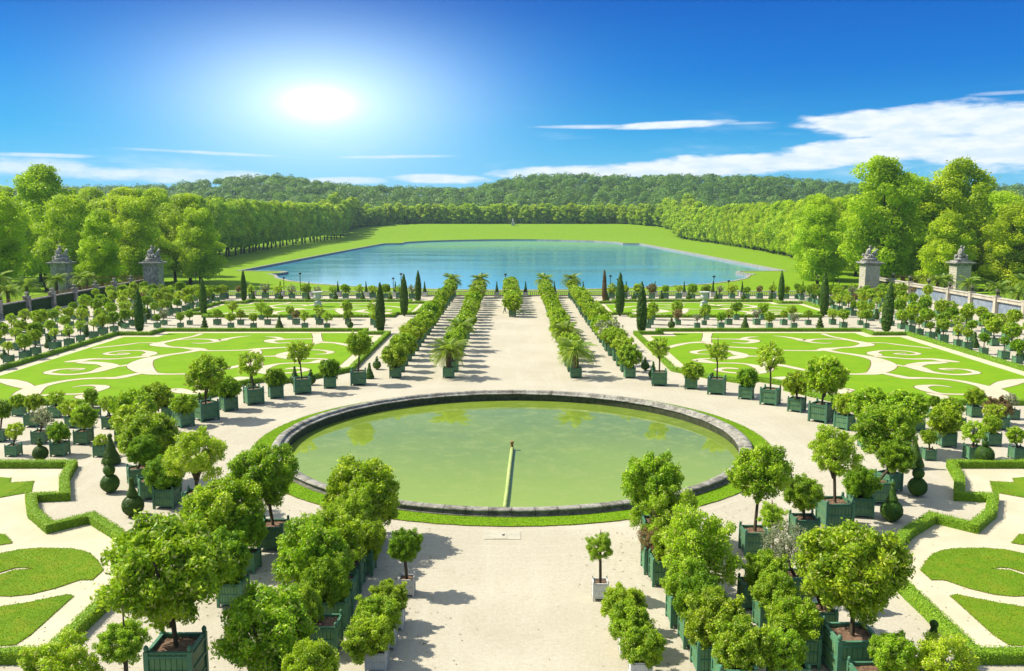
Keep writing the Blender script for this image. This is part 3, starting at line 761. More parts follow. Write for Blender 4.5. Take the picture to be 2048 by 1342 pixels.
# sand scrolls traced on the right-hand middle parterre (zoomed pixels 5.12x from 1260,650; third value = width in metres)
SC = [
 [(795, 88, 1.8), (785, 130, 1.5), (775, 175, 1.8), (720, 180, 1.5), (600, 187, 1.1), (500, 205, 1.3), (420, 225, 1.2), (330, 262, 1.0)],
 [(785, 142, 1.0), (900, 145, .8), (1060, 147, .8), (1150, 150, 1.6), (1250, 158, 2.4), (1275, 172, 1.7), (1200, 187, .9), (1110, 185, .7), (1040, 180, .3)],
 [(1150, 150, 1.2), (1200, 130, 1.1), (1320, 122, .2)],
 [(775, 180, 1.8), (850, 203, 1.1), (1000, 226, .8), (1200, 236, 1.1), (1400, 248, 1.5), (1500, 258, 1.0), (1620, 263, .8), (1900, 266, .9), (2010, 250, 2.2), (2150, 236, 1.0), (2300, 226, 1.2), (2420, 206, 2.8), (2400, 188, 2.0), (2290, 165, 1.3), (2180, 142, 1.0), (2060, 120, .9), (1970, 92, 1.0)],
 [(1460, 112, .2), (1600, 126, .9), (1700, 143, 1.2), (1790, 160, 2.4), (1880, 150, 1.0), (2000, 146, .8), (2160, 150, .7), (2280, 164, .6)],
 [(1790, 164, 1.6), (1860, 180, .9), (1980, 190, .7), (2075, 186, .2)],
 [(2420, 186, .8), (2600, 186, .6), (2740, 204, .9), (2880, 220, .8), (3000, 232, .8), (3090, 244, .6)],
 [(2010, 262, 1.6), (2137, 285, 1.3), (2290, 306, 1.4), (2420, 328, 1.9), (2540, 362, 2.8), (2600, 405, 4.2), (2580, 450, 3.8), (2500, 495, 2.2), (2380, 506, 1.1), (2217, 506, .9), (2050, 500, .9), (1850, 476, 1.1), (1740, 455, 1.3), (1560, 418, 1.5), (1450, 400, 2.0)],
 [(1400, 252, .8), (1425, 285, 2.4), (1440, 320, 2.2), (1430, 370, 2.4), (1410, 425, 2.0), (1375, 465, 2.4), (1310, 492, 1.7), (1200, 497, .9), (1050, 492, .9), (940, 478, .9), (900, 461, 1.1), (960, 446, 1.1), (1050, 447, 1.1), (1115, 456, .3)],
 [(636, 366, .3), (700, 364, 2.2), (770, 378, 2.4), (880, 392, .9), (1060, 394, .8), (1180, 402, .9), (1290, 425, 1.7), (1370, 462, 2.2)],
 [(1440, 325, 1.0), (1290, 324, .8), (1190, 322, 1.4), (1110, 332, 2.4), (1020, 347, 1.4), (880, 347, .8), (740, 350, .9), (640, 360, .2)],
 [(1190, 322, 1.0), (1130, 305, 2.6), (1060, 280, 1.4), (960, 264, .9), (820, 258, .7), (720, 264, .8), (650, 280, 1.3), (690, 297, .8), (810, 304, .3)],
 [(2500, 322, 1.2), (2590, 330, 1.3), (2747, 342, .8), (2887, 352, .9), (3087, 352, 1.4), (3220, 368, 2.2), (3340, 380, 1.2), (3378, 384, .2)],
 [(2540, 318, 1.6), (2500, 300, 2.4), (2490, 285, 1.6), (2560, 268, .8), (2650, 264, .7), (2790, 268, .7), (2890, 280, .7), (2955, 298, .9), (2870, 309, .7), (2770, 304, .7), (2712, 297, .6), (2800, 292, .4), (2830, 300, .2)],
 [(2720, 412, 1.0), (2800, 424, 1.0), (2900, 428, 2.0)],
 [(3240, 384, 1.2), (3120, 390, 2.0), (2990, 398, 2.0), (2900, 424, 2.6), (2960, 448, 2.6), (3050, 478, 1.7), (3150, 496, 1.2), (3290, 510, 1.0), (3430, 510, 1.0), (3550, 493, 1.1), (3470, 466, 1.1), (3390, 456, .8), (3280, 450, .8), (3176, 452, .6), (3240, 464, .6), (3330, 465, .2)],
 [(2560, 490, 1.0), (2700, 518, 1.4), (2840, 545, 1.7), (2990, 547, 1.1), (3187, 556, 1.0), (3387, 580, 1.2), (3580, 622, 1.6), (3710, 668, 3.2), (3770, 720, 3.6), (3830, 775, 2.6), (3880, 815, 2.2)],
 [(3730, 650, 1.6), (3850, 606, 2.8), (3950, 578, 2.4), (4035, 566, 1.4), (4140, 560, 1.2), (4240, 558, 1.0)],
 [(3290, 642, .2), (3180, 625, .6), (3070, 623, .9), (2980, 640, 1.7), (3060, 680, 1.3), (3180, 706, .9), (3340, 714, .8), (3500, 716, .8), (3660, 735, 1.2), (3770, 760, 1.8)],
 [(3030, 702, .2), (3120, 718, 1.4), (3210, 738, 1.4), (3180, 768, .3)],
 [(1370, 592, 1.6), (1440, 578, 2.4), (1540, 552, 2.4), (1620, 540, 1.2)],
 [(1560, 560, 1.2), (1600, 610, 1.0), (1750, 632, .8), (1900, 632, .7), (2060, 625, .8)],
 [(1860, 706, 1.0), (2060, 706, 1.1), (2160, 686, 2.2), (2230, 665, 1.6), (2300, 675, .3)],
 [(1700, 660, .8), (1860, 706, .9)],
]
def smooth(p, per=8):
    o = []; n = len(p)
    for i in range(n - 1):
        a, b_, c, d = p[max(i - 1, 0)], p[i], p[i + 1], p[min(i + 2, n - 1)]
        for k in range(per):
            t = k / per
            o.append(tuple(.5 * (2 * b_[j] + (c[j] - a[j]) * t + (2 * a[j] - 5 * b_[j] + 4 * c[j] - d[j]) * t * t + (3 * b_[j] - a[j] - 3 * c[j] + d[j]) * t ** 3) for j in range(len(b_))))
    o.append(tuple(p[-1])); return o
WSC = []
for st in SC:
    q = [un(1260 + x / 5.12, 650 + y / 5.12) + (w_,) for x, y, w_ in st]
    q = [(a, c, d * .74 if d < 2 else 1.48 + (d - 2) * .55) for a, c, d in q]
    WSC.append(smooth([(min(a, 54.4), c, d) for a, c, d in q]))
def ribbons(strokes, extra, z0, dz, name, mat):
    b = MB()
    for si, st in enumerate(strokes):
        i0 = len(b.v); z = z0 + dz * si
        for i, (x, y, w_) in enumerate(st):
            a, c = st[max(i - 1, 0)], st[min(i + 1, len(st) - 1)]; d = Vector((c[0] - a[0], c[1] - a[1]))
            d = d.normalized() if d.length > 1e-6 else Vector((1, 0)); nx, ny = -d.y, d.x; hw = max(.05, w_ / 2 + extra)
            b.v += [(x + nx * hw, y + ny * hw, z), (x - nx * hw, y - ny * hw, z)]
        for i in range(len(st) - 1):
            k = i0 + 2 * i; p, q_, r_ = (Vector(b.v[k]), Vector(b.v[k + 1]), Vector(b.v[k + 3]))
            f = [k, k + 1, k + 3, k + 2]
            b.f.append(f if (q_ - p).cross(r_ - p).z > 0 else f[::-1]); b.mi.append(0)
    return link(name, b.mesh(name, [mat]), kind='structure')
for sd in (-1, 1):
    nm = 'left' if sd < 0 else 'right'
    P_near, P_mid, P_far = hedge_path(sd)
    hedge(P_near, f'low clipped box hedge zigzagging round the nearest lawn garden on the {nm}', 60)
    hedge(P_mid, f'low clipped box hedge framing the big scrolled lawn {nm} of the basin', 120)
    hedge(P_far, f'low clipped box hedge framing the far {nm} scrolled lawn with the urn', 160)
    lawn = offset_poly(P_mid, 1.9)
    sheet('sand_bed', offset_poly(P_mid, .2), .006, [M['sand']])
    sheet('lawn', lawn, .04, [M['grass'], M['edge']], skirt=0)
    ms_ = [[(sd * x, y, w_) for x, y, w_ in st] for st in WSC]
    ribbons(ms_, .11, .0420, .00012, 'lawn_edging', M['edge'])
    ribbons(ms_, 0, .0470, .0004, 'sand_scroll', M['sand'])
    sheet('sand_bed', offset_poly(P_far, .2), .006, [M['sand']])
    sheet('lawn', offset_poly(P_far, 1.5), .04, [M['grass'], M['edge']], skirt=0)
    fs = []
    for st in ms_:
        if min(p[1] for p in st) < 96.5: st = [p for p in st if p[1] > 99]
        if len(st) > 4: fs.append([(x * .97, 151.5 + (y - 99) * (24.2 / 29.5), w_ * .9) for x, y, w_ in st])
    ribbons(fs, .11, .0420, .00012, 'lawn_edging', M['edge'])
    ribbons(fs, 0, .0470, .0004, 'sand_scroll', M['sand'])
    sheet('sand_bed', offset_poly(P_near, .2), .006, [M['sand']])
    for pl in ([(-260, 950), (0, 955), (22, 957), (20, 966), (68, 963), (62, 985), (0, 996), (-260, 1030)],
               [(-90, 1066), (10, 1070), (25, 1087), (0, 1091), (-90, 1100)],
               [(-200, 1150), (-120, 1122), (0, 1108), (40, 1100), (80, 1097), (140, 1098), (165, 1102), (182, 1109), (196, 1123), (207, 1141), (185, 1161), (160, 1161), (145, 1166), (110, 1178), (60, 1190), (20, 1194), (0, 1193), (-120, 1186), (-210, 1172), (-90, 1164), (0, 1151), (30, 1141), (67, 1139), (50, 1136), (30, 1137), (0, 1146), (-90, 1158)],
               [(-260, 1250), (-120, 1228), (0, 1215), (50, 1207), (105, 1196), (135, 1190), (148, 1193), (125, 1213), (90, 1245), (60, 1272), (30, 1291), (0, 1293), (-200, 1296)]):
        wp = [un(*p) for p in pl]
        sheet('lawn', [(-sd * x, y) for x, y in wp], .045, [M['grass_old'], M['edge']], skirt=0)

# ------------------------------------------------------------------ balustrade, walls, piers, urns
bl = thing('balustrade', 'pale stone balustrade closing the garden terrace before the lake', 'balustrade', (0, 190.0, 0))
def bar(name, boxes, mats, parent):
    b = MB()
    for bx_ in boxes: b.box(*bx_)
    return link(name, b.mesh(name, mats), parent)
bar('plinth', [((0, 0, .11), (158, .55, .22))], [M['stone']], bl)
bar('rail', [((0, 0, .97), (158, .5, .16))], [M['stone']], bl)
PX = [(p - 1024) / F_PX * 190.6 for p in (395, 452, 508, 565, 622, 679, 735, 793, 851, 908, 994, 1051, 1108, 1165, 1250, 1307, 1365, 1422, 1480, 1542, 1600, 1660)]
bb = MB()
x = -78.0
while x < 78:
    if all(abs(x - p) > .75 for p in PX): bb.lathe([(.09, 0), (.09, .06), (.05, .12), (.10, .28), (.085, .38), (.045, .55), (.05, .62), (.085, .67)], (x, 0, .22), 6)
    x += .42
o = link('baluster', bb.mesh('balusters', [M['stone']]), bl); o['kind'] = 'stuff'
for p in PX: bar('pier', [((p, 0, .55), (1.0, .62, 1.1)), ((p, 0, 1.14), (1.12, .74, .08))], [M['stone']], bl)
ivy = []
for k, (a, c) in enumerate(((11, 12.5), (-12.6, -3.9), (3.6, 8.4), (-60, -52), (60, 78), (40, 52))):
    ivy.append((((a + c) / 2, -.1, .52), (abs(c - a), .5, .66)))

def side_wall(sd):
    ys_ = [208.0, 199.5, 190.9, 182.2, 173.4, 164.9, 156.2, 147.4, 138.6, 129.8, 121]
    if sd > 0: t = thing('terrace_wall', 'pale stone terrace wall with pilasters and blue grey panels on the right', 'wall', (84.6, 165, 0))
    else: t = thing('terrace_wall', 'shaded terrace wall with dark green panels and rusty railing on the left', 'wall', (-84.6, 165, 0))
    for i in range(len(ys_) - 1):
        y = (ys_[i] + ys_[i + 1]) / 2 - 165; L = ys_[i] - ys_[i + 1]
        pn = M['darkpanel'] if (sd < 0 or i < 2) else M['ironpanel']  # left panels dark green: the wall's shade is put into the colour
        bar('panel', [((.1 * sd, y, 1.1), (.3, L - .8, 2.2))], [pn], t)
        if sd > 0: bar('cornice', [((0, y, 2.42), (.7, L - .8, .46)), ((0, y, 2.72), (.95, L - .8, .13)), ((0, y, 2.14), (.8, L - .8, .09))], [M['stone']], t)
        else:
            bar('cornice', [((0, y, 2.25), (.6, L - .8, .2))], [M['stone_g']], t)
            rb = MB(); rb.box((0, y, 2.9), (.05, L - .8, .06)).box((0, y, 2.42), (.05, L - .8, .05))
            for k in range(int(L / .35)): rb.box((0, y - L / 2 + .5 + k * .35, 2.66), (.03, .03, .5))
            link('railing', rb.mesh('railing', [M['rust']]), t)
    for i, y in enumerate(ys_):
        m_ = M['stone'] if sd > 0 else M['stone_g']  # left pilasters darker, shade included in the stone colour
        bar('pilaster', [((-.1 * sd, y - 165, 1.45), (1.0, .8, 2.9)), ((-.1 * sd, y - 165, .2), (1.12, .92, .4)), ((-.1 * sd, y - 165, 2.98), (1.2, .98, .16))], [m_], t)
        if 0 < i:
            nm = 'lead vase of dry flowers' if sd > 0 else 'weathered grey stone vase'
            v = thing('flower_vase' if sd > 0 else 'stone_vase', f'{nm} on the {ORD[i - 1]} {"right" if sd > 0 else "left"} terrace wall pilaster from the gate', 'vase', (sd * 84.5, y, 3.06), 0, 'vases on the terrace wall pilasters')
            link('urn', MB().lathe([(.28, 0), (.28, .06), (.10, .12), (.09, .22), (.22, .32), (.33, .5), (.36, .62), (.30, .66)], (0, 0, 0), 12).mesh('urn', [M['stone_g'] if sd < 0 else M['steel']], True), v)
            if sd > 0:
                rng = np.random.default_rng(i); P, d = lobe_points([(0, 0, .85, .42), (.2, .1, .9, .25), (-.2, 0, .95, .25)], 260, rng)
                link('flowers', cloud_mesh('flowers', leaf_arrays(P, d, .14, .12, rng), rng.uniform(0, 1, 260), [M['leaf_grey']]), v)
for sd in (-1, 1): side_wall(sd)

def group_statue(parent, seed):
    R = random.Random(seed); b = MB()
    b.ball((0, 0, .25), 1.0, 0, 14, 8, (1.5, 1.2, .55), .25, seed)
    b.ball((-.3, 0, .7), .8, 0, 12, 7, (1.2, .9, .7), .2, seed + 1)
    # seated draped figure
    b.tube([(-.55, -.1, .8), (-.45, 0, 1.4), (-.25, .05, 2.1), (-.15, 0, 2.45)], [.55, .52, .40, .16], 10)
    b.ball((-.12, -.02, 2.75), .25, 0, 10, 7, (1, 1, 1.15))
    b.tube([(-.45, -.1, 2.2), (-.8, -.35, 1.75), (-.45, -.7, 1.5)], [.15, .13, .09], 7)
    b.tube([(.05, 0, 2.2), (.45, -.25, 2.4), (.7, -.3, 2.85)], [.15, .12, .07], 7)
    b.tube([(-.5, -.2, 1.1), (-.3, -.85, 1.15), (-.25, -.95, .45)], [.28, .22, .15], 8)
    b.tube([(-.2, -.1, 1.1), (.15, -.8, 1.0), (.2, -.9, .35)], [.28, .21, .14], 8)
    # horse rearing behind
    b.tube([(.4, .3, .6), (.75, .25, 1.25), (1.0, .15, 1.8), (1.15, .1, 2.15)], [.5, .42, .26, .15], 9)
    b.tube([(1.1, .1, 2.2), (1.35, -.02, 2.1), (1.55, -.08, 1.9)], [.17, .14, .08], 7)
    b.tube([(.85, .1, 1.3), (1.25, -.2, 1.35), (1.3, -.25, .95)], [.16, .11, .07], 6)
    for k in range(9):
        b.ball((R.uniform(-1.2, 1.1), R.uniform(-.8, .7), R.uniform(.25, 1.1)), R.uniform(.18, .35), 0, 8, 5, (1, 1, R.uniform(.7, 1.3)), .3, k)
    return link('figure_group', b.mesh('figure_group', [M['stone_g']], True), parent)
for X, nm in ((-100.5, 'farthest left'), (-80, 'left inner'), (79.8, 'right inner'), (100.0, 'farthest right')):
    Y = 201.0
    t = thing('gate_pier', f'tall banded stone gate pier, {nm} of the four, carrying a statue group', 'gate pier', (X, Y, 0))
    pb = MB().box((0, 0, .4), (4.0, 4.2, .8)); z = .8
    while z < 5.7:
        pb.box((0, 0, z + .225), (3.2, 3.5, .45)); pb.box((0, 0, z + .48), (3.08, 3.38, .06)); z += .51
    link('shaft', pb.mesh('shaft', [M['stone'] if X > 0 else M['stone_g']]), t)  # left piers take the darker stone to stand in for shade
    link('cornice', MB().box((0, 0, 6.02), (3.3, 3.6, .3)).box((0, 0, 6.28), (3.9, 4.2, .22)).box((0, 0, 6.5), (4.6, 4.9, .22)).box((0, 0, 6.78), (3.2, 3.4, .34)).mesh('cornice', [M['stone_g']]), t)
    s_ = thing('statue_group', f'carved stone group of figures and horse on the {nm} gate pier', 'statue', (X, Y, 6.94), 0); s_.scale = (1.15, 1.15, 1.12)
    if X > 90: s_.rotation_euler = (0, 0, .8)
    group_statue(s_, int(X) % 17)
for sd in (-1, 1):
    nm = 'left' if sd < 0 else 'right'
    g = thing('iron_gate', f'dark wrought iron gate screen between the two {nm} stone piers', 'gate', (sd * 90.2, 201, 0))
    rb = MB().box((0, 0, .3), (16.6, .5, .6), 1)
    link('sill', rb.mesh('sill', [M['stone_g'], M['stone_g']]), g)
    bar('rail', [((0, 0, 3.3), (16.6, .08, .1)), ((0, 0, .9), (16.6, .08, .08))], [M['rust']], g)
    rb = MB()
    for k in range(70): rb.box((-8.2 + k * .237, 0, 2.1), (.035, .035, 3.0))
    link('bars', rb.mesh('bars', [M['rust']]), g)['kind'] = 'stuff'

for px, nm in ((636, 'left'), (1408.5, 'right')):
    X, Y = un(px, 613.5)
    t = thing('garden_urn', f'large white marble urn on a pedestal on the far {nm} scrolled lawn', 'urn', (X, Y, .04))
    link('pedestal', MB().box((0, 0, .18), (1.35, 1.35, .36)).box((0, 0, .55), (1.05, 1.05, .5)).mesh('pedestal', [M['marble']]), t)
    link('base', MB().box((0, 0, .86), (1.2, 1.2, .12)).mesh('base', [M['marble']]), t)
    link('bowl', MB().lathe([(.45, .92), (.45, 1.0), (.30, 1.1), (.20, 1.25), (.24, 1.32), (.48, 1.42), (.66, 1.62), (.70, 1.85), (.64, 2.15), (.62, 2.4), (.72, 2.55), (.98, 2.66), (1.0, 2.78), (.92, 2.8), (.7, 2.62), (.5, 2.5)], (0, 0, 0), 28).mesh('bowl', [M['marble']], True), t)
    for a in (0, math.pi):
        link('handle', MB().tube([(math.cos(a) * .68, 0, 1.6), (math.cos(a) * .92, 0, 1.75), (math.cos(a) * .85, 0, 2.0), (math.cos(a) * .64, 0, 2.05)], [.05, .07, .06, .04], 7).mesh('handle', [M['marble']], True), t)

# equestrian statue far beyond the lake
Xs = (1026 - 1024) / F_PX * 1060; t = thing('equestrian_statue', 'small pale equestrian statue on a pedestal at the far end of the lake lawn', 'statue', (Xs, 1060, hgt(Xs, 1060)))
link('pedestal', MB().box((0, 0, 1.6), (4.2, 5.5, 3.2)).box((0, 0, 3.3), (4.8, 6, .3)).mesh('pedestal', [M['marble']]), t)
link('horse_and_rider', MB().tube([(0, 1.6, 4.6), (0, .2, 5.2), (0, -1.0, 5.9), (0, -1.8, 7.0), (0, -2.4, 7.0)], [.7, .85, .75, .4, .25], 9).tube([(0, 0, 5.7), (0, 0, 6.8), (0, -.1, 7.4)], [.5, .55, .2], 8).ball((0, -.1, 7.75), .35)
     .tube([(.4, 1.5, 4.7), (.4, 1.9, 3.5)], [.35, .15], 6).tube([(-.4, 1.5, 4.7), (-.4, 1.9, 3.5)], [.35, .15], 6).tube([(.4, -1.1, 5.5), (.5, -2.0, 5.2), (.5, -1.9, 4.5)], [.3, .18, .12], 6).tube([(-.4, -1.1, 5.5), (-.5, -2.3, 5.6), (-.5, -2.3, 4.9)], [.3, .18, .12], 6)
     .tube([(.2, 0, 6.9), (.9, -.8, 7.2), (1.0, -1.5, 7.6)], [.2, .15, .1], 6).mesh('horse_and_rider', [M['marble']], True), t)

# lamp posts on the road beyond the balustrade
LP = [(600, 545), (567, 554), (786, 555), (802, 546), (1011, 547), (1221, 550), (1236, 557), (1428, 551), (1458, 560), (347, 553), (391, 546), (1636, 552), (1680, 562)]
for i, (px, py) in enumerate(sorted(LP)):
    Y = 226 if py < 552 else 240; z0 = hgt((px - 1024) / F_PX * Y, Y); zt = CAM_H - Y * math.tan(TH + math.atan((py - 671) / F_PX)); X = (px - 1024) / F_PX * (Y * CT + 15 * ST)
    t = thing('street_lamp', f'tall dark street lamp, {ORD[i]} from the left beyond the balustrade', 'street lamp', (X, Y, z0), 0, 'street lamps on the road below the terrace')
    H = zt - z0
    link('post', MB().lathe([(.2, 0), (.16, .5), (.11, .6), (.08, H - .5)], (0, 0, 0), 8).mesh('post', [M['steel']]), t)
    link('lantern', MB().lathe([(.1, 0), (.34, .12), (.40, .2), (.30, .42), (.06, .5)], (0, 0, H - .5), 8).mesh('lantern', [M['steel']]), t)
    if px == 1011: link('lower_lantern', MB().box((-.1, 0, 0), (.9, .2, .15)).box((-.45, 0, .1), (.3, .3, .3)).mesh('lower_lantern', [M['steel']]), t).location = (0, 0, H - 2.2)

# ------------------------------------------------------------------ topiary, cypresses, palms
def shell_mesh(name, parts, n, ln, wd, mat, seed, trunk=None):
    """parts: profiles revolved round z: list of (r, z) lists; leaves all over + a dark clipped body"""
    rng = np.random.default_rng(seed); P = []; Nn = []; ex = MB()
    A = []
    for pr in parts:
        for (r0, z0), (r1, z1) in zip(pr, pr[1:]): A.append(((r0 + r1) / 2 * math.hypot(r1 - r0, z1 - z0) + 1e-6, r0, z0, r1, z1))
    wt = np.array([a[0] for a in A]); idx = rng.choice(len(A), n, p=wt / wt.sum())
    for i in idx:
        _, r0, z0, r1, z1 = A[i]; t = rng.uniform(); a = rng.uniform(0, 2 * math.pi); r = r0 + (r1 - r0) * t; z = z0 + (z1 - z0) * t
        nr, nz = (z1 - z0), -(r1 - r0); L = math.hypot(nr, nz) + 1e-9; nr /= L; nz /= L
        P.append((r * math.cos(a), r * math.sin(a), z)); Nn.append((nr * math.cos(a), nr * math.sin(a), nz))
    P = np.array(P); Nn = np.array(Nn); D = Nn + rng.normal(0, .35, P.shape); D /= np.linalg.norm(D, axis=1)[:, None]
    bumpy = np.array([noise.noise(Vector(p) * 3 + Vector((seed, 0, 0))) for p in P])
    P = P + Nn * (bumpy[:, None] * ln * .5 + rng.uniform(-.2, .3, (n, 1)) * ln)
    tone = np.clip(.45 + bumpy * .4 + rng.normal(0, .2, n), 0, 1)
    for pr in parts: ex.lathe([(r * .96, z) for r, z in pr], (0, 0, 0), 20, 1)
    return cloud_mesh(name, leaf_arrays(P, D, ln, wd, rng), tone, [mat, M['hedge_core'] if mat is M['hedge'] else mat], ex)
def ballp(z, r, m=9): return [(max(.01, r * math.sin(math.pi * k / m)), z - r * math.cos(math.pi * k / m)) for k in range(m + 1)]
def conep(z0, r, h, top=.08): return [(.02, z0), (r * .95, z0 + .02), (r, z0 + .12), (r * .55, z0 + h * .5), (top, z0 + h), (.01, z0 + h + .02)]
def spiralp():
    o = [(.02, .1)]
    for k in range(4): o += [(.55 - k * .11, .2 + k * .42), (.55 - k * .11, .42 + k * .42), (.2, .52 + k * .42)]
    return o + [(.1, 1.95), (.01, 2.0)]
TOPI = {}
for kind, parts in {'ball': [ballp(.62, .52), ballp(1.32, .18), ballp(1.62, .11)], 'cone': [conep(.1, .60, 1.7), ballp(1.92, .15)],
                    'tiers': [ballp(.60, .56), ballp(1.42, .34), ballp(1.98, .19), ballp(2.25, .09)], 'bell': [ballp(.62, .60), conep(1.15, .30, .9, .10), ballp(2.15, .13)],
                    'spiral': [spiralp()]}.items():
    for lod, (n, ln) in enumerate(((9000, .055), (1400, .14))):
        TOPI[(kind, lod)] = shell_mesh('topiary_' + kind, parts, n, ln, ln * .6, M['yew'], len(kind) * 3 + lod)
STEM = MB().lathe([(.05, 0), (.035, .2), (.03, 1.6)], (0, 0, 0), 6).mesh('stem', [M['bark']])
TL = {'ball': 'clipped yew double ball', 'cone': 'knobbed yew cone', 'tiers': 'yew of stacked balls',
      'bell': 'yew ball with bell', 'spiral': 'tiered yew cone'}
def topiary(X, Y, kind, where, s_=1.0):
    t = thing('topiary_yew', f'{TL[kind]} {where}', 'topiary', (X, Y, 0), rnd.uniform(0, 6), 'clipped yew topiaries along the garden edges')
    c = link('foliage', TOPI[(kind, 0 if Y < 75 else 1)], t); c.scale = (s_, s_, s_)
    k = link('trunk', STEM, t); k.scale = (s_, s_, s_)
CYP = [shell_mesh('cypress', [[(.02, .3), (.62, .6), (.86, 1.8), (.88, 3.4), (.66, 5.0), (.34, 6.3), (.10, 7.0), (.01, 7.2)]], 6000, .30, .13, M['yew'], 31 + k) for k in range(3)]
CYPR = shell_mesh('cypress', [[(.02, .3), (.5, .6), (.7, 1.8), (.6, 3.4), (.5, 5.0), (.3, 6.3), (.10, 7.0), (.01, 7.2)]], 5000, .30, .12, M['leaf_red'], 39)
for Xc, Yc, hh, mk, lab in ((-53.8, 129, 6.6, 0, 'beside the left outer corner of the left scrolled lawn'), (-19, 129, 7.4, 0, 'at the inner corner of the left scrolled lawn'),
        (18.7, 129, 7.5, 0, 'at the inner corner of the right scrolled lawn'), (54.0, 129, 7.6, 0, 'at the outer corner of the right scrolled lawn, leaning'),
        (-52.2, 151.5, 6.6, 0, 'near the outer near corner of the far left lawn'), (-18.3, 152, 7.2, 0, 'at the inner near corner of the far left lawn'),
        (18.3, 152, 7.4, 0, 'at the inner near corner of the far right lawn'), (52.6, 151, 7.6, 0, 'at the outer near corner of the far right lawn'),
        (-52.5, 175.7, 6.4, 0, 'at the outer far corner of the far left lawn'), (-18.4, 176.2, 6.3, 0, 'at the inner far corner of the far left lawn'),
        (18.1, 176, 6.4, 1, 'at the inner far corner of the far right lawn'), (52.5, 175, 6.3, 0, 'at the outer far corner of the far right lawn')):
    t = thing('cypress', ('slim dying rust brown cypress ' if mk else 'slim dark columnar cypress ') + lab, 'cypress', (Xc, Yc, 0), rnd.uniform(0, 6), 'columnar cypresses at the lawn corners')
    if Xc == 54.0: t.rotation_euler = (0, .06, 0)
    c = link('crown', CYPR if mk else CYP[rnd.randrange(3)], t); q = hh / 7.2; c.scale = (q * rnd.uniform(.66, .76),) * 2 + (q,)
    link('trunk', MB().lathe([(.16, 0), (.12, .8)], (0, 0, 0), 8).mesh('trunk', [M['bark']]), t)

def palm_mesh(seed, nf, fl, tall, near=False):
    R = random.Random(seed); rng = np.random.default_rng(seed); V_ = []; T_ = []
    nl = 34 if near else 22
    for k in range(nf):
        a = k * 2.39996 + R.uniform(-.2, .2); e = R.uniform(-.35, 1.35) if k > 4 else R.uniform(1.1, 1.45); L = fl * R.uniform(.8, 1.1); tn = R.uniform(.1, .9)
        ca, sa = math.cos(a), math.sin(a); p = Vector((0, 0, tall)); el_ = e; prev = None; stp = L / 12; pts_ = []
        for j in range(13):
            pts_.append(p.copy()); p = p + Vector((math.cos(el_) * ca, math.cos(el_) * sa, math.sin(el_))) * stp; el_ -= R.uniform(.09, .17)
        for j in range(12):
            p0, p1 = pts_[j], pts_[j + 1]; d = (p1 - p0).normalized(); sdv = Vector((-sa, ca, 0)); w_ = .03
            V_ += [p0 - sdv * w_, p1 - sdv * w_ * .7, p1 + sdv * w_ * .7, p0 + sdv * w_]; T_.append(.8)
        for j in range(nl):
            u = .12 + .88 * (j + .5) / nl; i = min(11, int(u * 12)); q = pts_[i].lerp(pts_[i + 1], u * 12 - i); d = (pts_[i + 1] - pts_[i]).normalized(); sdv = Vector((-sa, ca, 0)); upv = sdv.cross(d)
            ll = fl * .26 * math.sin(math.pi * (u * .8 + .16)) * R.uniform(.8, 1.15)
            for sg in (-1, 1):
                tip = q + (sdv * sg * .8 + d * .65 + Vector((0, 0, -.25 + R.uniform(-.15, .15))) + upv * .1) * ll; wd = d * (.028 if near else .045)
                V_ += [q - wd, (q + tip) / 2 + wd * .6 + Vector((0, 0, .03)), tip, (q + tip) / 2 - wd * .9]; T_.append(tn * .6 + R.uniform(0, .4))
    return cloud_mesh('fronds', np.array([tuple(v) for v in V_]), np.array(T_), [M['palm']])
PALM = [palm_mesh(3 + k, 46, 2.6, 0.0, True) for k in range(3)]
PTR = MB(); R = random.Random(2)
for k in range(12): PTR.lathe([(.26 + R.uniform(0, .03), k / 12), (.31 + R.uniform(0, .04), k / 12 + .045), (.25, k / 12 + .083)], (0, 0, 0), 10)
PTR = PTR.mesh('palm_trunk', [M['palm_bark']])
def palm(X, Y, z0, label, group, cz, size, tub=None, tr=1.0):
    t = thing('potted_palm' if tub else 'palm_tree', label, 'palm', (X, Y, z0), 0, group)
    c = link('fronds', PALM[rnd.randrange(3)], t); s_ = size / 2.6; c.scale = (s_, s_, s_); c.location = (0, 0, cz); c.rotation_euler = (0, 0, rnd.uniform(0, 6))
    b0 = .9 * tub if tub else 0
    k = link('trunk', PTR, t); k.location = (0, 0, b0); k.scale = (tr, tr, cz - b0 + .1)
    if tub:
        tb = link('tub', TUB[('green', 1 if Y < 100 else 0)], t); tb.scale = (tub,) * 3; s2 = link('soil', SOIL, t); s2.scale = (tub,) * 3

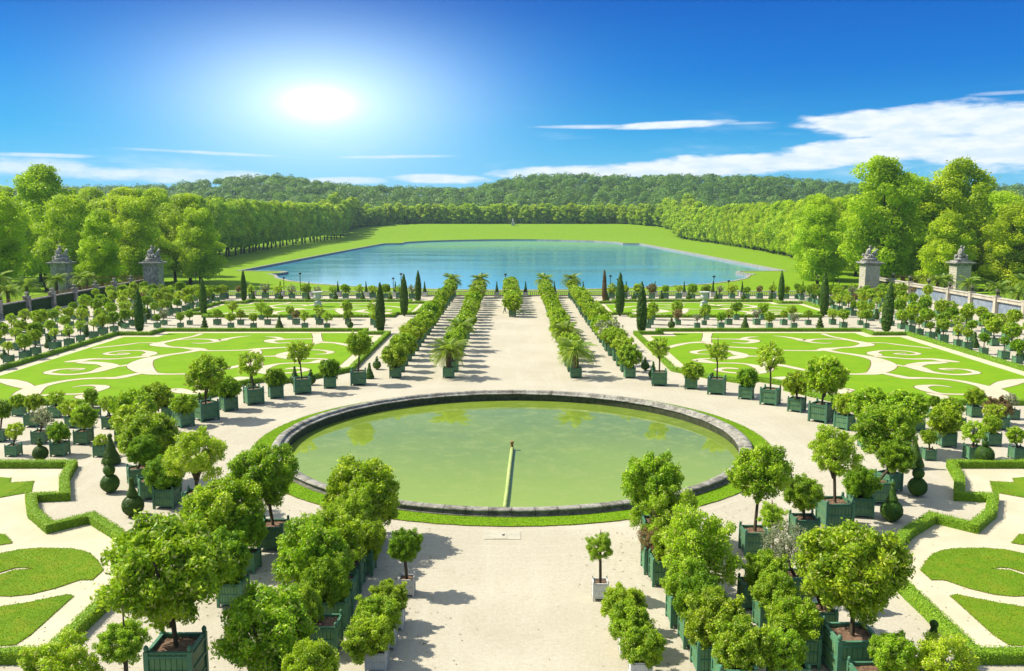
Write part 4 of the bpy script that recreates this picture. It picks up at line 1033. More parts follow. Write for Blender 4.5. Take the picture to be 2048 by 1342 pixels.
# ------------------------------------------------------------------ the avenues of potted trees
def where(i, row): return f'{ORD[i]} {row}'
for sd, nm in ((-1, 'left'), (1, 'right')):
    for xi, rw in ((6.65, 'inner'), (12.4, 'outer')):
        i = 0; Y = 93.6
        while Y < 189:
            X = sd * (xi + rnd.uniform(-.12, .12)); g = 'potted trees lining the central avenue beyond the basin'
            lab = f'{ORD[i]} from the basin in the {nm} {rw} avenue row'
            if rw == 'inner' and i == 0: palm(X, Y, 0, f'big palm in a green tub, {lab}', 'potted palms in the avenue', 2.7, 2.7, 1.15)
            elif rw == 'inner' and ((sd < 0 and i == 5) or (sd > 0 and i == 4)): palm(X, Y, 0, f'palm in a green tub, {lab}', 'potted palms in the avenue', 2.8, 2.5, 1.15)
            elif rw == 'inner' and sd < 0 and i == 20: palm(X, Y, 0, f'spreading palm in a green tub, {lab}', 'potted palms in the avenue', 2.8, 2.4, 1.15)
            elif Y > 185.3: palm(X, 186.5, 0, f'tall palm at the lake end, {lab}', 'potted palms in the avenue', 3.6, 2.7, 1.2)
            else:
                kd = rnd.choice(['round'] * 7 + ['loose', 'dark']); R_ = rnd.uniform(1.12, 1.55); zt = rnd.uniform(3.3, 4.3)
                if i == 0: kd, R_, zt = 'round', 1.45, 3.75
                if rw == 'outer' and sd > 0 and i in (5, 6): kd, R_, zt = ('grey', 'loose')[i - 5], 1.9, 4.4
                potted(X, Y, rnd.uniform(1.05, 1.25), kd, zt, R_, f'{dict(round="dense round", loose="airy pale", dark="dark", grey="bare grey")[kd]} potted tree, {lab}', g, rz=rnd.uniform(-.06, .06))
            i += 1; Y += 3.78
for i in range(11):
    potted(.1 - .04 * i, 150.9 + 3.8 * i, 1.2, 'round', rnd.uniform(3.9, 4.6), rnd.uniform(1.5, 1.75), f'bright round tree in green tub, {ORD[i]} in the middle file of the avenue', 'potted trees in the middle file of the avenue')

# ------------------------------------------------------------------ ring of tubs round the basin and the big foreground trees
DESC = {'round': 'dense green', 'dark': 'dark green', 'loose': 'airy pale green', 'red': 'reddish brown', 'grey': 'bare grey'}
def P(base, wpx, kind, cpx, cw, top, label, group='potted trees round the basin and in the foreground', color='green', rz=0.0, flat=1.0, th=None, world=False):
    X, Y = base if world else un(*base)
    d = Y * CT + CAM_H * ST; tw = wpx if world else wpx / F_PX * d
    zt, R_, cxx = from_px(X, Y, cpx, cw, top)
    return potted(X, Y, tw, kind, zt, R_, label, group, color, rz, cxx, flat, th)
# basin ring, left then right (base px, tub px, kind, crown px, crown width px, crown top px)
for sd, nm, rows in ((-1, 'left', [((717, 769), 29, 'round', 719, 58, 658), ((660, 775), 24, 'dark', 659, 48, 714), ((605, 786), 32, 'loose', 598, 54, 676), ((552, 795), 26, 'dark', 550, 48, 733),
        ((508, 807), 33, 'loose', 502, 60, 697), ((458, 820), 28, 'dark', 456, 52, 750), ((413, 839), 38, 'round', 410, 88, 705), ((368, 852), 30, 'round', 367, 54, 783)]),
      (1, 'right', [((1318, 770), 29, 'loose', 1319, 50, 670), ((1382, 777), 24, 'round', 1385, 46, 720), ((1433, 787), 33, 'loose', 1435, 46, 680), ((1492, 797), 26, 'dark', 1495, 46, 733),
        ((1540, 808), 33, 'loose', 1542, 60, 685), ((1593, 822), 28, 'round', 1594, 56, 738), ((1642, 842), 38, 'round', 1652, 92, 705), ((1688, 857), 30, 'round', 1690, 52, 783)])):
    for i, r in enumerate(rows):
        P(*r, f'{DESC[r[2]]} tree in {"big" if i % 2 == 0 else "small"} green tub, {ORD[i]} {nm} of the avenue behind the basin', rz=sd * -.12 * (i + 1) * .9)
J = lambda t: t
LST = [
 # left cluster beside the basin
 ((250, 885), 28, 'round', 262, 92, 772, 'leafy tree behind the left cluster, tub half hidden by foliage'),
 ((337, 832), 20, 'round', 315, 66, 760, 'small trunked tree behind the big left cluster near the lawn hedge'),
 ((300, 905), 36, 'round', 272, 96, 800, 'broad bright tree in the left cluster, tub hidden'),
 ((276, 968), 36, 'round', 294, 122, 812, 'tallest tree of the left cluster, in a tub seen edge-on'),
 ((300, 995), 40, 'dark', 286, 66, 868, 'low leafy tree in the big corner-on tub of the left cluster'),
 ((336, 1012), 42, 'dark', 327, 82, 905, 'dark round tree in small square tub in front of the left cluster'),
 ((394, 1024), 44, 'loose', 390, 124, 847, 'airy tall trunked tree between left cluster and basin'),
 ((548, 1094), 52, 'round', 530, 138, 878, 'tall trunked tree in tub at the near left of the basin'),
 ((440, 1128), 50, 'round', 445, 172, 945, 'wide bright tree whose crown hides its tub, left of the basin'),
 ((497, 1140), 40, 'dark', 487, 96, 1010, 'shaded dark tree in small tub, near left'),
 ((468, 1205), 50, 'dark', 440, 130, 1050, 'dark tree half hidden behind the biggest foreground tree on the left'),
 ((356, 1368), 92, 'round', 330, 255, 1016, 'biggest foreground tree on the left in a large dark green tub'),
 # near right of the basin
 ((1733, 895), 28, 'round', 1740, 82, 768, 'leafy tree behind the right cluster, tub half hidden'),
 ((1800, 905), 30, 'round', 1812, 88, 775, 'broad tree on the far side of the right cluster'),
 ((1776, 980), 38, 'round', 1770, 125, 795, 'tallest tree of the right cluster, in a tub seen edge-on'),
 ((1752, 1003), 46, 'dark', 1792, 76, 872, 'dark low tree in the big blue green tub of the right cluster'),
 ((1719, 1030), 42, 'dark', 1721, 76, 925, 'dark round tree in small square tub before the right cluster'),
 ((1668, 1052), 56, 'loose', 1670, 116, 847, 'airy tall trunked tree in a wide blue green tub right of the basin'),
 ((1607, 1078), 48, 'round', 1607, 82, 947, 'round tree beside the tall airy tree right of the basin'),
 ((1508, 1104), 50, 'round', 1520, 124, 885, 'tall trunked tree in tub at the near right of the basin'),
 ((1545, 1150), 42, 'loose', 1545, 66, 1003, 'airy tree behind the bare grey shrub'),
 ((1588, 1194), 52, 'grey', 1572, 104, 1040, 'bare grey twiggy shrub in a tub, near right'),
 ((1641, 1262), 52, 'loose', 1640, 100, 1112, 'tree in small tub left of the biggest right foreground tree'),
 ((1700, 1345), 90, 'round', 1712, 212, 1033, 'biggest foreground tree on the right in a large tub with reddish soil'),
]
for r in LST:
    P(*r, rz=(.5 if 'edge-on' in r[6] or 'corner-on' in r[6] else rnd.uniform(-.1, .1)))
# the two dense rows running towards the camera (base in metres, tub width in metres)
LW = [((-7.7, 45.2), 1.35, 'round', 727, 158, 900), ((-7.5, 43.2), 1.3, 'loose', 706, 122, 1002), ((-7.2, 41.4), 1.2, 'round', 738, 78, 1048), ((-7.5, 39.6), 1.3, 'round', 662, 140, 1092),
      ((-7.5, 37.6), 1.3, 'round', 632, 150, 1135), ((-7.4, 35.8), 1.25, 'dark', 655, 110, 1185), ((-7.4, 33.6), 1.25, 'round', 606, 92, 1233), ((-8.6, 30.6), 1.4, 'round', 535, 180, 1289), ((-7.6, 28.6), 1.3, 'round', 620, 120, 1330)]
RW = [((7.5, 45.2), 1.35, 'round', 1306, 128, 895), ((7.2, 43.2), 1.3, 'loose', 1336, 124, 992), ((6.9, 41.6), 1.2, 'red', 1302, 54, 1062), ((7.1, 40.2), 1.25, 'round', 1348, 88, 1088),
      ((7.8, 38.0), 1.35, 'loose', 1398, 172, 1118), ((7.2, 36.0), 1.25, 'round', 1372, 96, 1178), ((7.4, 34.2), 1.25, 'dark', 1400, 110, 1205), ((7.5, 32.0), 1.3, 'round', 1425, 128, 1255), ((7.9, 30.2), 1.3, 'round', 1480, 120, 1272)]
for nm, rows in (('left', LW), ('right', RW)):
    for i, r in enumerate(rows):
        P(*r, f'{DESC[r[2]]} tree, {ORD[i]} from the basin in the crowded {nm} row facing the camera', world=True, flat=1.12)
for i, r in enumerate([((10.6, 37.6), 1.15, 'round', 1530, 92, 1130), ((10.7, 35.4), 1.15, 'round', 1547, 92, 1183), ((11.0, 32.6), 1.25, 'round', 1585, 108, 1232), ((9.9, 30.4), 1.2, 'round', 1560, 104, 1278)]):
    P(*r, f'compact bushy tree, {ORD[i]} from the basin in the short file right of the crowded row', world=True)
P((814, 1188), 31, 'dark', 809, 77, 1052, 'small round tree in a white tub, left of the central gravel alley', color='white', th=.84)
P((1200, 1196), 31, 'loose', 1200, 66, 1062, 'small airy tree in a white tub, right of the central gravel alley', color='white', th=.84)
for i, r in enumerate([((-4.9, 35.6), .8, 'round', 777, 82, 1206), ((-5.0, 33.9), .8, 'round', 757, 96, 1266), ((-5.1, 32.1), .8, 'round', 738, 104, 1312)]):
    P(*r, f'bushy plant in a white tub, {ORD[i + 1]} from the basin on the left alley edge', color='white', world=True)
for i, r in enumerate([((4.5, 35.0), .8, 'round', 1245, 90, 1197), ((4.6, 33.3), .8, 'round', 1262, 92, 1253), ((4.75, 31.4), .8, 'round', 1284, 96, 1318)]):
    P(*r, f'bushy plant in a white tub, {ORD[i + 1]} from the basin on the right alley edge', color='white', world=True)
for r, lb in ((((-12.4, 27.2), 1.3, 'round', 246, 96, 1238), 'leafy tree at the bottom left, beside the biggest tree'), (((-14.9, 26.6), 1.3, 'loose', 112, 178, 1262), 'wide speckled tree at the bottom left corner'),
              (((12.6, 29.6), 1.3, 'round', 1786, 100, 1260), 'leafy tree at the bottom right, beside the biggest tree'), (((15.0, 29.0), 1.3, 'loose', 1895, 140, 1290), 'wide speckled tree at the bottom right corner')):
    P(*r, lb, world=True)
# small trees between the near and middle lawns
SL = [((2, 882), 24, 'dark', 4, 40, 800), ((39, 831), 20, 'round', 38, 36, 785), ((67, 852), 26, 'round', 68, 40, 785), ((113, 834), 23, 'loose', 112, 36, 777), ((82, 886), 26, 'grey', 84, 46, 812), ((147, 854), 23, 'loose', 140, 44, 796),
      ((188, 834), 20, 'dark', 182, 32, 775), ((168, 887), 28, 'round', 168, 58, 804), ((121, 910), 28, 'dark', 116, 46, 841), ((28, 911), 23, 'loose', 31, 40, 841), ((204, 912), 24, 'loose', 204, 36, 870), ((222, 856), 25, 'loose', 217, 42, 788)]
SR = [((1834, 860), 22, 'round', 1818, 60, 790), ((1868, 838), 20, 'dark', 1868, 26, 789), ((1948, 833), 22, 'round', 1949, 38, 773), ((1996, 848), 22, 'red', 1996, 54, 796), ((2024, 838), 20, 'grey', 2022, 30, 785), ((1914, 858), 24, 'round', 1902, 50, 792),
      ((2000, 858), 24, 'loose', 1985, 44, 832), ((1892, 892), 29, 'round', 1892, 70, 806), ((1983, 890), 26, 'round', 1984, 42, 828), ((1857, 919), 22, 'round', 1858, 36, 856), ((1945, 918), 28, 'loose', 1949, 54, 836), ((2034, 918), 25, 'round', 2031, 40, 850)]
for nm, rows in (('left', SL), ('right', SR)):
    for i, r in enumerate(sorted(rows, key=lambda q: q[0][0])):
        P(*r, f'small {DESC[r[2]]} tree, {ORD[i]} counting rightwards in the {nm} gap between lawns', 'small potted trees in the gaps between the near and middle lawns', rz=rnd.uniform(-.08, .08))
for px, py, kd, s_, wh in ((82, 923, 'ball', .98, 'in the gap at the far left'), (223, 929, 'cone', 1.05, 'beside the left cluster of trees'), (221, 985, 'tiers', 1.0, 'before the left lawn hedge'), (267, 1032, 'bell', 1.0, 'left, nearest the hedge notch'),
        (1828, 936, 'cone', 1.05, 'beside the right cluster of trees'), (1834, 992, 'tiers', 1.0, 'before the right lawn hedge'), (1782, 1042, 'bell', 1.0, 'right, nearest the hedge notch'), (1968, 930, 'ball', 1.15, 'in the gap at the far right'),
        (1733, 1222, 'ball', .9, 'in the shade of the biggest right tree'), (1862, 1345, 'cone', 1.0, 'at the bottom right corner'),
        (590, 770, 'bell', .85, 'behind the third tub left of the avenue'), (622, 770, 'ball', .9, 'behind the small tub left of the avenue'), (739, 757, 'cone', .8, 'by the first tub left of the avenue'), (754, 739, 'ball', .85, 'at the left inner corner of the lawn'),
        (1290, 741, 'ball', .85, 'at the right inner corner of the lawn'), (1306, 757, 'bell', .8, 'by the first tub right of the avenue'), (1424, 778, 'cone', .8, 'behind the third tub right of the avenue'), (1663, 834, 'cone', .8, 'behind the largest ring tub on the right'), (503, 784, 'bell', .8, 'behind the fifth ring tub on the left'), (400, 816, 'ball', .8, 'behind the largest ring tub on the left'), (1245, 724, 'ball', .8, 'under the bushy outer avenue tree on the right')):
    X, Y = un(px, py); topiary(X, Y, kd, wh, s_)

# ------------------------------------------------------------------ side fields, cross strips and the balustrade row
KW = ['round'] * 9 + ['loose'] * 4 + ['dark'] * 4 + ['red', 'grey']
TK = ['ball', 'cone', 'spiral', 'ball', 'bell', 'cone']
SH = {'round': 'round', 'dark': 'dark', 'loose': 'pale', 'red': 'reddish', 'grey': 'bare'}
for sd, nm in ((-1, 'left'), (1, 'right')):
    for r_, (x0, ya, yb, st) in enumerate(((58.3, 99, 186, 3.55), (63.0, 106, 187, 4.7), (67.6, 113, 187, 4.7), (72.2, 121, 187, 4.8), (76.8, 129, 187, 4.8), (80.6, 150, 187, 5.6))):
        y = ya + (r_ % 2) * 2; i = 0; j = 0; k = 0
        while y < yb:
            X = sd * (x0 + rnd.uniform(-.4, .4)); yy = y + rnd.uniform(-.5, .5)
            if r_ > 3 and yy < 171: y += st; continue
            kd = rnd.choice(KW); R_ = rnd.uniform(.62, .98) * (1.22 if r_ > 0 else 1)
            if kd in ('red', 'grey'): R_ *= .7
            potted(X, yy, rnd.uniform(.8, 1.1), kd, 1.75 + R_ * rnd.uniform(1.2, 1.9), R_, f'{SH[kd]} potted tree, {ORD[i]} from the near end of {nm} field row {ORD[r_]}', 'potted trees in the side fields', rz=rnd.uniform(-.15, .15))
            i += 1
            if r_ == 0 and i % 3 == 2:
                topiary(sd * (x0 + 1.5), yy + 1.7, TK[(j + r_) % 6], f'{ORD[j]} from the near end beside the {nm} outer hedge', rnd.uniform(.8, 1.0)); j += 1
            y += st
    for r_, (y0, st) in enumerate(((135.6, 3.7), (139.6, 4.1), (146.3, 4.6))):
        x = 20.5 + r_ * 1.1; i = 0; j = 0
        while x < 56:
            X = sd * (x + rnd.uniform(-.3, .3)); Y = y0 + rnd.uniform(-.4, .4)
            if r_ == 0 and i % 3 == 1: topiary(X, Y - .8, TK[j % 5], f'{ORD[j]} from the avenue in the strip between the {nm} lawns', rnd.uniform(.85, 1.05)); j += 1
            elif not (r_ == 2 and 50 < x < 55) and not (r_ < 2 and x > 60):
                kd = rnd.choice(KW); R_ = rnd.uniform(.58, .98) * (1.15 if r_ == 2 else 1)
                potted(X, Y, rnd.uniform(.68, .95), kd, 1.35 + R_ * rnd.uniform(1.3, 1.9), R_, f'{SH[kd]} potted tree, {ORD[i]} from the avenue, strip row {ORD[r_]} between {nm} lawns', 'potted trees in the strips between the middle and far lawns', rz=rnd.uniform(-.1, .1))
            i += 1; x += st
    x = 19.0; i = j = 0
    while x < 79:
        X = sd * x
        if i % 2 == 0 and x < 56: topiary(X, 180.2, ('cone', 'ball', 'cone', 'bell')[j % 4], f'{ORD[j]} from the avenue before the {nm} balustrade', .95); j += 1
        kd = rnd.choice(['loose', 'loose', 'round', 'grey', 'dark', 'red']); R_ = rnd.uniform(.8, 1.25)
        potted(X + sd * 1.4, 183.5 + rnd.uniform(-.6, 1.4), rnd.uniform(.95, 1.2), kd, 2.0 + R_ * rnd.uniform(.9, 1.2), R_, f'{SH[kd]} potted tree, {ORD[i]} from the avenue along the {nm} balustrade', 'potted trees along the balustrade')
        i += 1; x += 2.75
# yew cones in white stone boxes in front of the balustrade
for i, p in enumerate(PX[3:]):
    t = thing('potted_cone_yew', f'slim dark yew cone in a white stone box, {ORD[i]} from the left before the balustrade', 'potted shrub', (p, 188.4, 0), 0, 'yew cones in white boxes before the balustrade')
    link('box', TUB[('white', 0)], t).scale = (1.1, 1.1, 1.05); link('soil', SOIL, t).scale = (1.1, 1.1, 1.05)
    c = link('foliage', TOPI[('cone', 1)], t); c.location = (0, 0, .85); c.scale = (.62, .62, 1.15); c.rotation_euler = (0, 0, i)
# palms on the ramps outside the terrace walls
for i, (X, Y, cz, sz) in enumerate(((93, 150, 4.6, 3.6), (98, 158, 3.9, 3.2), (91, 168, 3.4, 3.0), (99, 173, 4.2, 3.2), (92, 181, 3.4, 2.8), (97, 142, 4.0, 3.4), (90, 190, 3.0, 2.6), (88.5, 157, 3.2, 2.6), (94, 195, 3, 2.6))):
    palm(X, Y, 0, f'bushy palm, {ORD[i]} of the loose group outside the right terrace wall', 'palms outside the terrace walls', cz, sz, None, 1.1)
    palm(-X - .8, Y + 2, 0, f'shaded palm, {ORD[i]} of the loose group outside the left terrace wall', 'palms outside the terrace walls', cz + .4, sz, None, 1.1)

# ------------------------------------------------------------------ large trees round the lake
def big_tree(seed, n, ln, H=34.0, W=8.0, base=5.0, nl=60):
    rng = np.random.default_rng(seed); R = random.Random(seed); lobes = []
    for i in range(nl):
        u = (i + .5) / nl; z = base + (H - base) * (.06 + .90 * u); a = i * 2.39996 + R.uniform(-.4, .4)
        prof = W * (math.sin(math.pi * min(.97, .16 + .80 * u)) ** .65); q = prof * R.uniform(.35, .92); lr = R.uniform(1.9, 3.3) * (1.0 - .25 * u)
        lobes.append((q * math.cos(a), q * math.sin(a), min(z, H - lr * .8), lr, .85))
    Pp, d = lobe_points(lobes, n, rng, jit=.22, out=.10)
    Nn = d * .6 + rng.normal(size=(n, 3)) * .5; Nn[:, 2] += .25; Nn /= np.linalg.norm(Nn, axis=1)[:, None]
    cl_ = np.array([noise.noise(Vector(p) * .22 + Vector((seed, 0, 0))) for p in Pp])
    tone = np.clip(.5 + cl_ * .6 + rng.normal(0, .17, n), 0, 1)
    return cloud_mesh('plane_crown', leaf_arrays(Pp, Nn, ln, ln * .62, rng), tone, [M['plane']])
def big_trunk(seed, H=34.0):
    R = random.Random(seed); b = MB(); lean = R.uniform(-.8, .8)
    b.tube([(0, 0, -.5), (0, 0, 1.2), (lean * .3, 0, 6), (lean, .3, 13), (lean * .6, 0, 24)], [.85, .6, .5, .38, .12], 10)
    for k in range(7):
        a = k * 2.4 + R.uniform(-.3, .3); z = R.uniform(5, 13); L = R.uniform(4.5, 7)
        b.tube([(lean * z / 13, 0, z), (math.cos(a) * L * .45, math.sin(a) * L * .45, z + L * .55), (math.cos(a) * L, math.sin(a) * L, z + L * 1.25)], [.26, .17, .06], 6)
    return b.mesh('plane_trunk', [M['bark']])
BIG = {0: [big_tree(40 + k, 34000, .56) for k in range(4)], 1: [big_tree(60 + k, 10000, 1.0) for k in range(4)], 2: [big_tree(80 + k, 3200, 1.9) for k in range(3)]}
BTR = [big_trunk(k) for k in range(4)]
def plane(X, Y, h, wd, label, group, base_drop=0.0):
    z0 = hgt(X, Y); d = math.hypot(X, Y); lod = 0 if d < 480 else (1 if d < 820 else 2)
    t = thing('plane_tree', label, 'tree', (X, Y, z0), rnd.uniform(0, 6.28), group)
    s_ = h / 34.0; q = wd / 8.0
    ms = BIG[lod]; c = link('crown', ms[rnd.randrange(len(ms))], t); c.scale = (q, q, s_); c.location = (0, 0, -base_drop)
    k = link('trunk', BTR[rnd.randrange(4)], t); k.scale = (s_ * 1.05, s_ * 1.05, s_)
for sd, nm in ((-1, 'left'), (1, 'right')):
    y = 372 if sd < 0 else 395; i = 0
    while y < 1075:
        X = sd * ((164 if sd < 0 else 160) + 20 * sstep(380, 760, y) + rnd.uniform(-1, 1))
        plane(X, y, rnd.uniform(32, 37), rnd.uniform(7.6, 9.2), f'tall tree, {ORD[i]} from near end, front line, {nm} lake bank', 'tree lines along the lake banks', 2.5 if sd > 0 else 0)
        i += 1; y += 13 if y < 700 else 16
    y = 400; i = 0
    while y < 1085:
        X = sd * (186 + 20 * sstep(380, 760, y) + rnd.uniform(-2, 2))
        plane(X, y, rnd.uniform(33, 38), rnd.uniform(8.5, 10), f'tall tree, {ORD[i]} from near end, second line, {nm} lake bank', 'tree lines along the lake banks', 2 if sd > 0 else 0)
        i += 1; y += 17 if y < 700 else 26
# groves near the gate piers (x, y, height, crown radius)
GL = [(-150, 290, 42, 12), (-128, 262, 30, 9), (-118, 285, 30, 9.5), (-132, 310, 31, 9.5), (-155, 262, 33, 10), (-178, 300, 31, 11), (-108, 312, 27, 8.5), (-150, 335, 30, 10), (-128, 342, 29, 9), (-178, 340, 30, 10), (-205, 320, 30, 11), (-200, 360, 31, 11), (-230, 380, 31, 12), (-170, 375, 31, 10), (-165, 318, 34, 11), (-140, 330, 34, 11), (-118, 330, 32, 10), (-97, 213, 20, 5.5), (-121, 212, 23, 7.5), (-190, 335, 35, 12), (-146, 372, 35, 10)]
GR = [(119, 292, 47, 13), (147, 300, 46.5, 12.5), (133, 306, 42, 11), (108, 318, 30, 9.5), (172, 295, 30, 11), (190, 320, 30, 11), (137, 330, 33, 11), (120, 352, 29, 9.5), (160, 345, 30, 10), (142, 372, 30, 10), (205, 350, 31, 11), (185, 375, 31, 11), (128, 266, 27, 8.5), (165, 268, 26, 9), (230, 380, 31, 12), (212, 300, 30, 11), (240, 330, 31, 12), (185, 268, 27, 10), (205, 265, 28, 10), (232, 290, 29, 11), (262, 380, 31, 12), (157, 283, 30, 10.5), (168, 312, 34, 11), (185, 345, 35, 12), (152, 342, 34, 11), (118, 345, 33, 10), (130, 388, 35, 10.5), (150, 412, 36, 11)]
for nm, L in (('left', GL), ('right', GR)):
    for i, (X, Y, h, r) in enumerate(L):
        plane(X, Y, h * (1.06 if h < 36 else 1), r, f'{"towering"  if h > 36 else "large"} spreading tree, {ORD[i]} of the {nm} grove behind the gate piers', 'groves behind the gate piers', 3 if nm == 'right' else 1)
# groves closing the lawn beyond the lake
i = 0
for x in range(-200, 200, 9):
    if 6 < x < 12: continue
    for r_ in range(2):
        X = x + rnd.uniform(-2, 2) + r_ * 4.5; Y = 1092 - 1.1 * max(0, abs(x) - 128) + r_ * 18 + rnd.uniform(-3, 3)
        if -2 < x < 8 and r_ == 0: continue
        plane(X, Y, rnd.uniform(24, 29), 8, f'round headed tree, {ORD[i % 60]} from the left in the {"front" if r_ == 0 else "rear"} grove line beyond the lake lawn', 'groves beyond the lake lawn', 4)
    i += 1

# wooded hills: one far-off mass
rng = np.random.default_rng(5); PV = []; TV = []
NF = 4200; yy = rng.uniform(1130, 1760, NF); uu = rng.uniform(-.66, .66, NF)
L = []
for k in range(NF):
    Y = float(yy[k]); X = float(uu[k] * Y); L.append((X, Y, hgt(X, Y) + 4.5 + 3.5 * float(rng.uniform()), float(rng.choice([6, 8, 10, 13], p=[.3, .35, .25, .1]) * rng.uniform(.85, 1.15))))
L = np.array(L); per = 130
d = rng.normal(size=(NF * per, 3)); d[:, 2] = np.abs(d[:, 2]) * 1.1 - .25; d /= np.linalg.norm(d, axis=1)[:, None]
R_ = np.repeat(L[:, 3], per) * (1 - np.abs(rng.normal(0, .10, NF * per))); C_ = np.repeat(L[:, :3], per, axis=0)
Pp = C_ + d * R_[:, None]; Nn = d + rng.normal(0, .35, d.shape); Nn /= np.linalg.norm(Nn, axis=1)[:, None]
tone = np.clip(np.repeat(rng.normal(.45, .26, NF), per) + rng.normal(0, .13, NF * per), 0, 1)
o = link('wooded_hills', cloud_mesh('wooded_hills', leaf_arrays(Pp, Nn, 2.6, 2.0, rng), tone, [M['wood_leaf']])); o['kind'] = 'stuff'
tag(o, 'far wooded hills of dark green trees closing the view', 'woodland')

# ------------------------------------------------------------------ people
def person(X, Y, z, h, rz, label, top, legs, pose='walk'):
    t = thing('person', label, 'person', (X, Y, z), rz); s_ = h / 1.75
    st = .20 if pose == 'walk' else .06
    V_ = [(0, 0, .95), (0, 0, 1.12), (0, .01, 1.32), (0, .01, 1.45), (0, 0, 1.53), (0, -.02, 1.60), (0, -.02, 1.72)]
    E_ = [(i, i + 1) for i in range(6)]; Rr = [.135, .12, .15, .11, .05, .085, .075]
    def chain(start, pts, rs):
        p = start
        for q, r in zip(pts, rs): V_.append(q); Rr.append(r); E_.append((p, len(V_) - 1)); p = len(V_) - 1
    for sx, f in ((-1, 1), (1, -1)):
        chain(0, [(sx * .10, 0, .88), (sx * .11, -f * st * .6 - .02, .50), (sx * .11, -f * st + (.06 if f < 0 else 0), .09), (sx * .12, -f * st - .13, .04)], [.095, .062, .042, .036])
        chain(3, [(sx * .19, 0, 1.42), (sx * .25, f * .08, 1.15), (sx * .24, f * .06 - .16, .95), (sx * .24, f * .06 - .22, .88)], [.065, .05, .036, .034])
    me = bpy.data.meshes.new('skel'); me.from_pydata(V_, E_, []); o = bpy.data.objects.new('skel', me); COL.objects.link(o)
    sk = o.modifiers.new('s', 'SKIN'); o.modifiers.new('d', 'SUBSURF').levels = 2
    me.skin_vertices.new() if hasattr(me.skin_vertices, 'new') and not me.skin_vertices else None
    for i, r in enumerate(Rr): me.skin_vertices[0].data[i].radius = (r, r * .8 if i < 4 else r)
    me.skin_vertices[0].data[0].use_root = True
    bpy.context.view_layer.update(); dg = bpy.context.evaluated_depsgraph_get()
    bm_ = bpy.data.meshes.new_from_object(o.evaluated_get(dg)); bpy.data.objects.remove(o)
    bm_.materials.clear()
    for m_ in (M['skin'], top, legs, M['navy']): bm_.materials.append(m_)
    for f in bm_.polygons:
        c = f.center
        f.material_index = 0 if c.z > 1.50 or (abs(c.x) > .19 and c.z < .93) else (1 if c.z > .96 or abs(c.x) > .19 and c.z > .93 else (2 if c.z > .10 else 3))
    bm_.shade_smooth(); b_ = link('body', bm_, t); b_.scale = (s_,) * 3
    link('hair', MB().ball((0, .01, 1.70), .098, 0, 12, 8, (1, 1.1, .95)).mesh('hair', [M['hair']], True), t).scale = (s_,) * 3
    link('nose', MB().ball((0, -.115, 1.645), .016, 0, 6, 4).mesh('nose', [M['skin']]), t).scale = (s_,) * 3
X, Y = un(1009.5, 627)
person(X, Y, 0, 1.78, 1.9, 'person in grey top and dark trousers walking on the gravel avenue', M['coat'], M['navy'])
X, Y = un(1040, 603)
person(X, Y, 0, 1.75, -.4, 'person in dark clothes standing beside the middle file of potted trees', M['navy'], M['brown'], 'stand')
person(-97, 300, -8, 1.75, 1.2, 'person in blue top on the lake lawn beyond the left balustrade', M['blue'], M['navy'], 'stand')
# fallen clippings on the avenue
b = MB()
for k in range(60):
    x, y = un(1008 + rnd.gauss(30, 14), 624 + rnd.uniform(-3.5, 3.5)); b.box((x, y, .03), (rnd.uniform(.1, .4), rnd.uniform(.1, .3), .03), 0, rnd.uniform(0, 3))
o = link('leaf_clippings', b.mesh('leaf_clippings', [M['grass']])); o['kind'] = 'stuff'; tag(o, 'green leaf clippings scattered on the gravel near the walker', 'clippings')

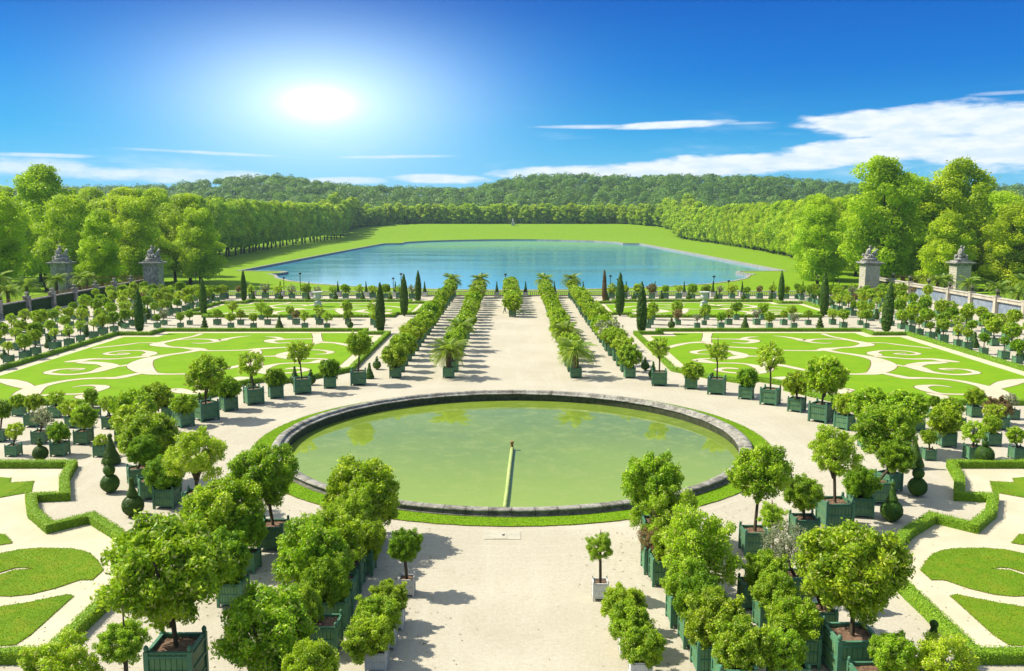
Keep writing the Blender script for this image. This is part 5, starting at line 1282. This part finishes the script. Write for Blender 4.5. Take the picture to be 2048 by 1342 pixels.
# short grass blades on the near lawns and the verge
rng = np.random.default_rng(8); PB = []
a = rng.uniform(0, 2 * math.pi, 60000); rr_ = np.sqrt(rng.uniform(17.85 ** 2, 19.34 ** 2, 60000)); keep = rng.uniform(size=60000) < np.where(rr_ > 19.26, .5, 1)
PB.append(np.stack([BC[0] + rr_ * np.cos(a), BC[1] + rr_ * np.sin(a), np.full(60000, .065)], 1)[keep])
for o in [o for o in bpy.data.objects if o.name.startswith('lawn') and o.data and len(o.data.vertices) < 200 and o.data.materials and o.data.materials[0] is M['grass_old']]:
    vs = [(v.co.x, v.co.y) for v in o.data.vertices][:len(o.data.vertices) // 2]
    x0, x1 = min(v[0] for v in vs), max(v[0] for v in vs); y0, y1 = min(v[1] for v in vs), max(v[1] for v in vs)
    x0, x1 = max(x0, -31), min(x1, 31); n_ = int(max(0, x1 - x0) * (y1 - y0) * 170)
    q = [(rng.uniform(x0, x1), rng.uniform(y0, y1)) for _ in range(n_)]
    q = [p for p in q if inside(p, vs)]
    for i in range(len(vs)):
        A_, B_ = vs[i - 1], vs[i]; L_ = math.dist(A_, B_)
        if abs(A_[0]) < 33:
            for _ in range(int(L_ * 40)):
                t = rng.uniform(); q.append((A_[0] + (B_[0] - A_[0]) * t + rng.normal(0, .035), A_[1] + (B_[1] - A_[1]) * t + rng.normal(0, .035)))
    if q: PB.append(np.array([(x, y, .05) for x, y in q]))
PB = np.concatenate(PB); n = len(PB)
d = rng.normal(size=(n, 3)); d[:, 2] = np.abs(d[:, 2]) * .5; d /= np.linalg.norm(d, axis=1)[:, None]
o = link('grass_blades', cloud_mesh('grass_blades', leaf_arrays(PB, d, .075, .03, rng), np.clip(rng.normal(.5, .25, n), 0, 1), [M['blade']])); o['kind'] = 'stuff'
tag(o, 'short mown grass blades on the basin verge and nearest lawns', 'grass')

# ------------------------------------------------------------------ haze: pale even air round the whole place
me = MB().box((0, 1170, 55), (4600, 2700, 131)).mesh('haze')
hz = link('haze', me, None); hz['kind'] = 'stuff'; tag(hz, 'thin pale summer haze over the far woods', 'haze')
hm = bpy.data.materials.new('haze'); hm.use_nodes = True; hk = N(hm.node_tree); hk.n.clear()
ho = hk.add('ShaderNodeOutputMaterial'); hv = hk.add('ShaderNodeVolumePrincipled'); hv.inputs['Density'].default_value = 0.000075
hv.inputs['Color'].default_value = (.62, .80, 1.0, 1); hv.inputs['Anisotropy'].default_value = 0.2
hk.link(hv.outputs[0], ho.inputs['Volume']); me.materials.append(hm)

# fallen leaves under the foreground rows
rng = np.random.default_rng(21); n = 2600
cx_ = rng.choice([-13, -10, -7, -5, 5, 7, 10, 12, -19, 19], n); X_ = cx_ + rng.normal(0, 1.5, n); Y_ = rng.uniform(29, 62, n)
kp = (np.hypot(X_, Y_ - 66.9) > 20) & (np.abs(X_) < 22); PB = np.stack([X_, Y_, np.full(n, .018)], 1)[kp]; n = len(PB)
d = rng.normal(0, .18, size=(n, 3)); d[:, 2] = 1; d /= np.linalg.norm(d, axis=1)[:, None]
o = link('fallen_leaves', cloud_mesh('fallen_leaves', leaf_arrays(PB, d, .11, .055, rng), rng.uniform(0, 1, n), [M['leaf_red']])); o['kind'] = 'stuff'
tag(o, 'dry fallen leaves scattered on the gravel under the foreground trees', 'fallen leaves')
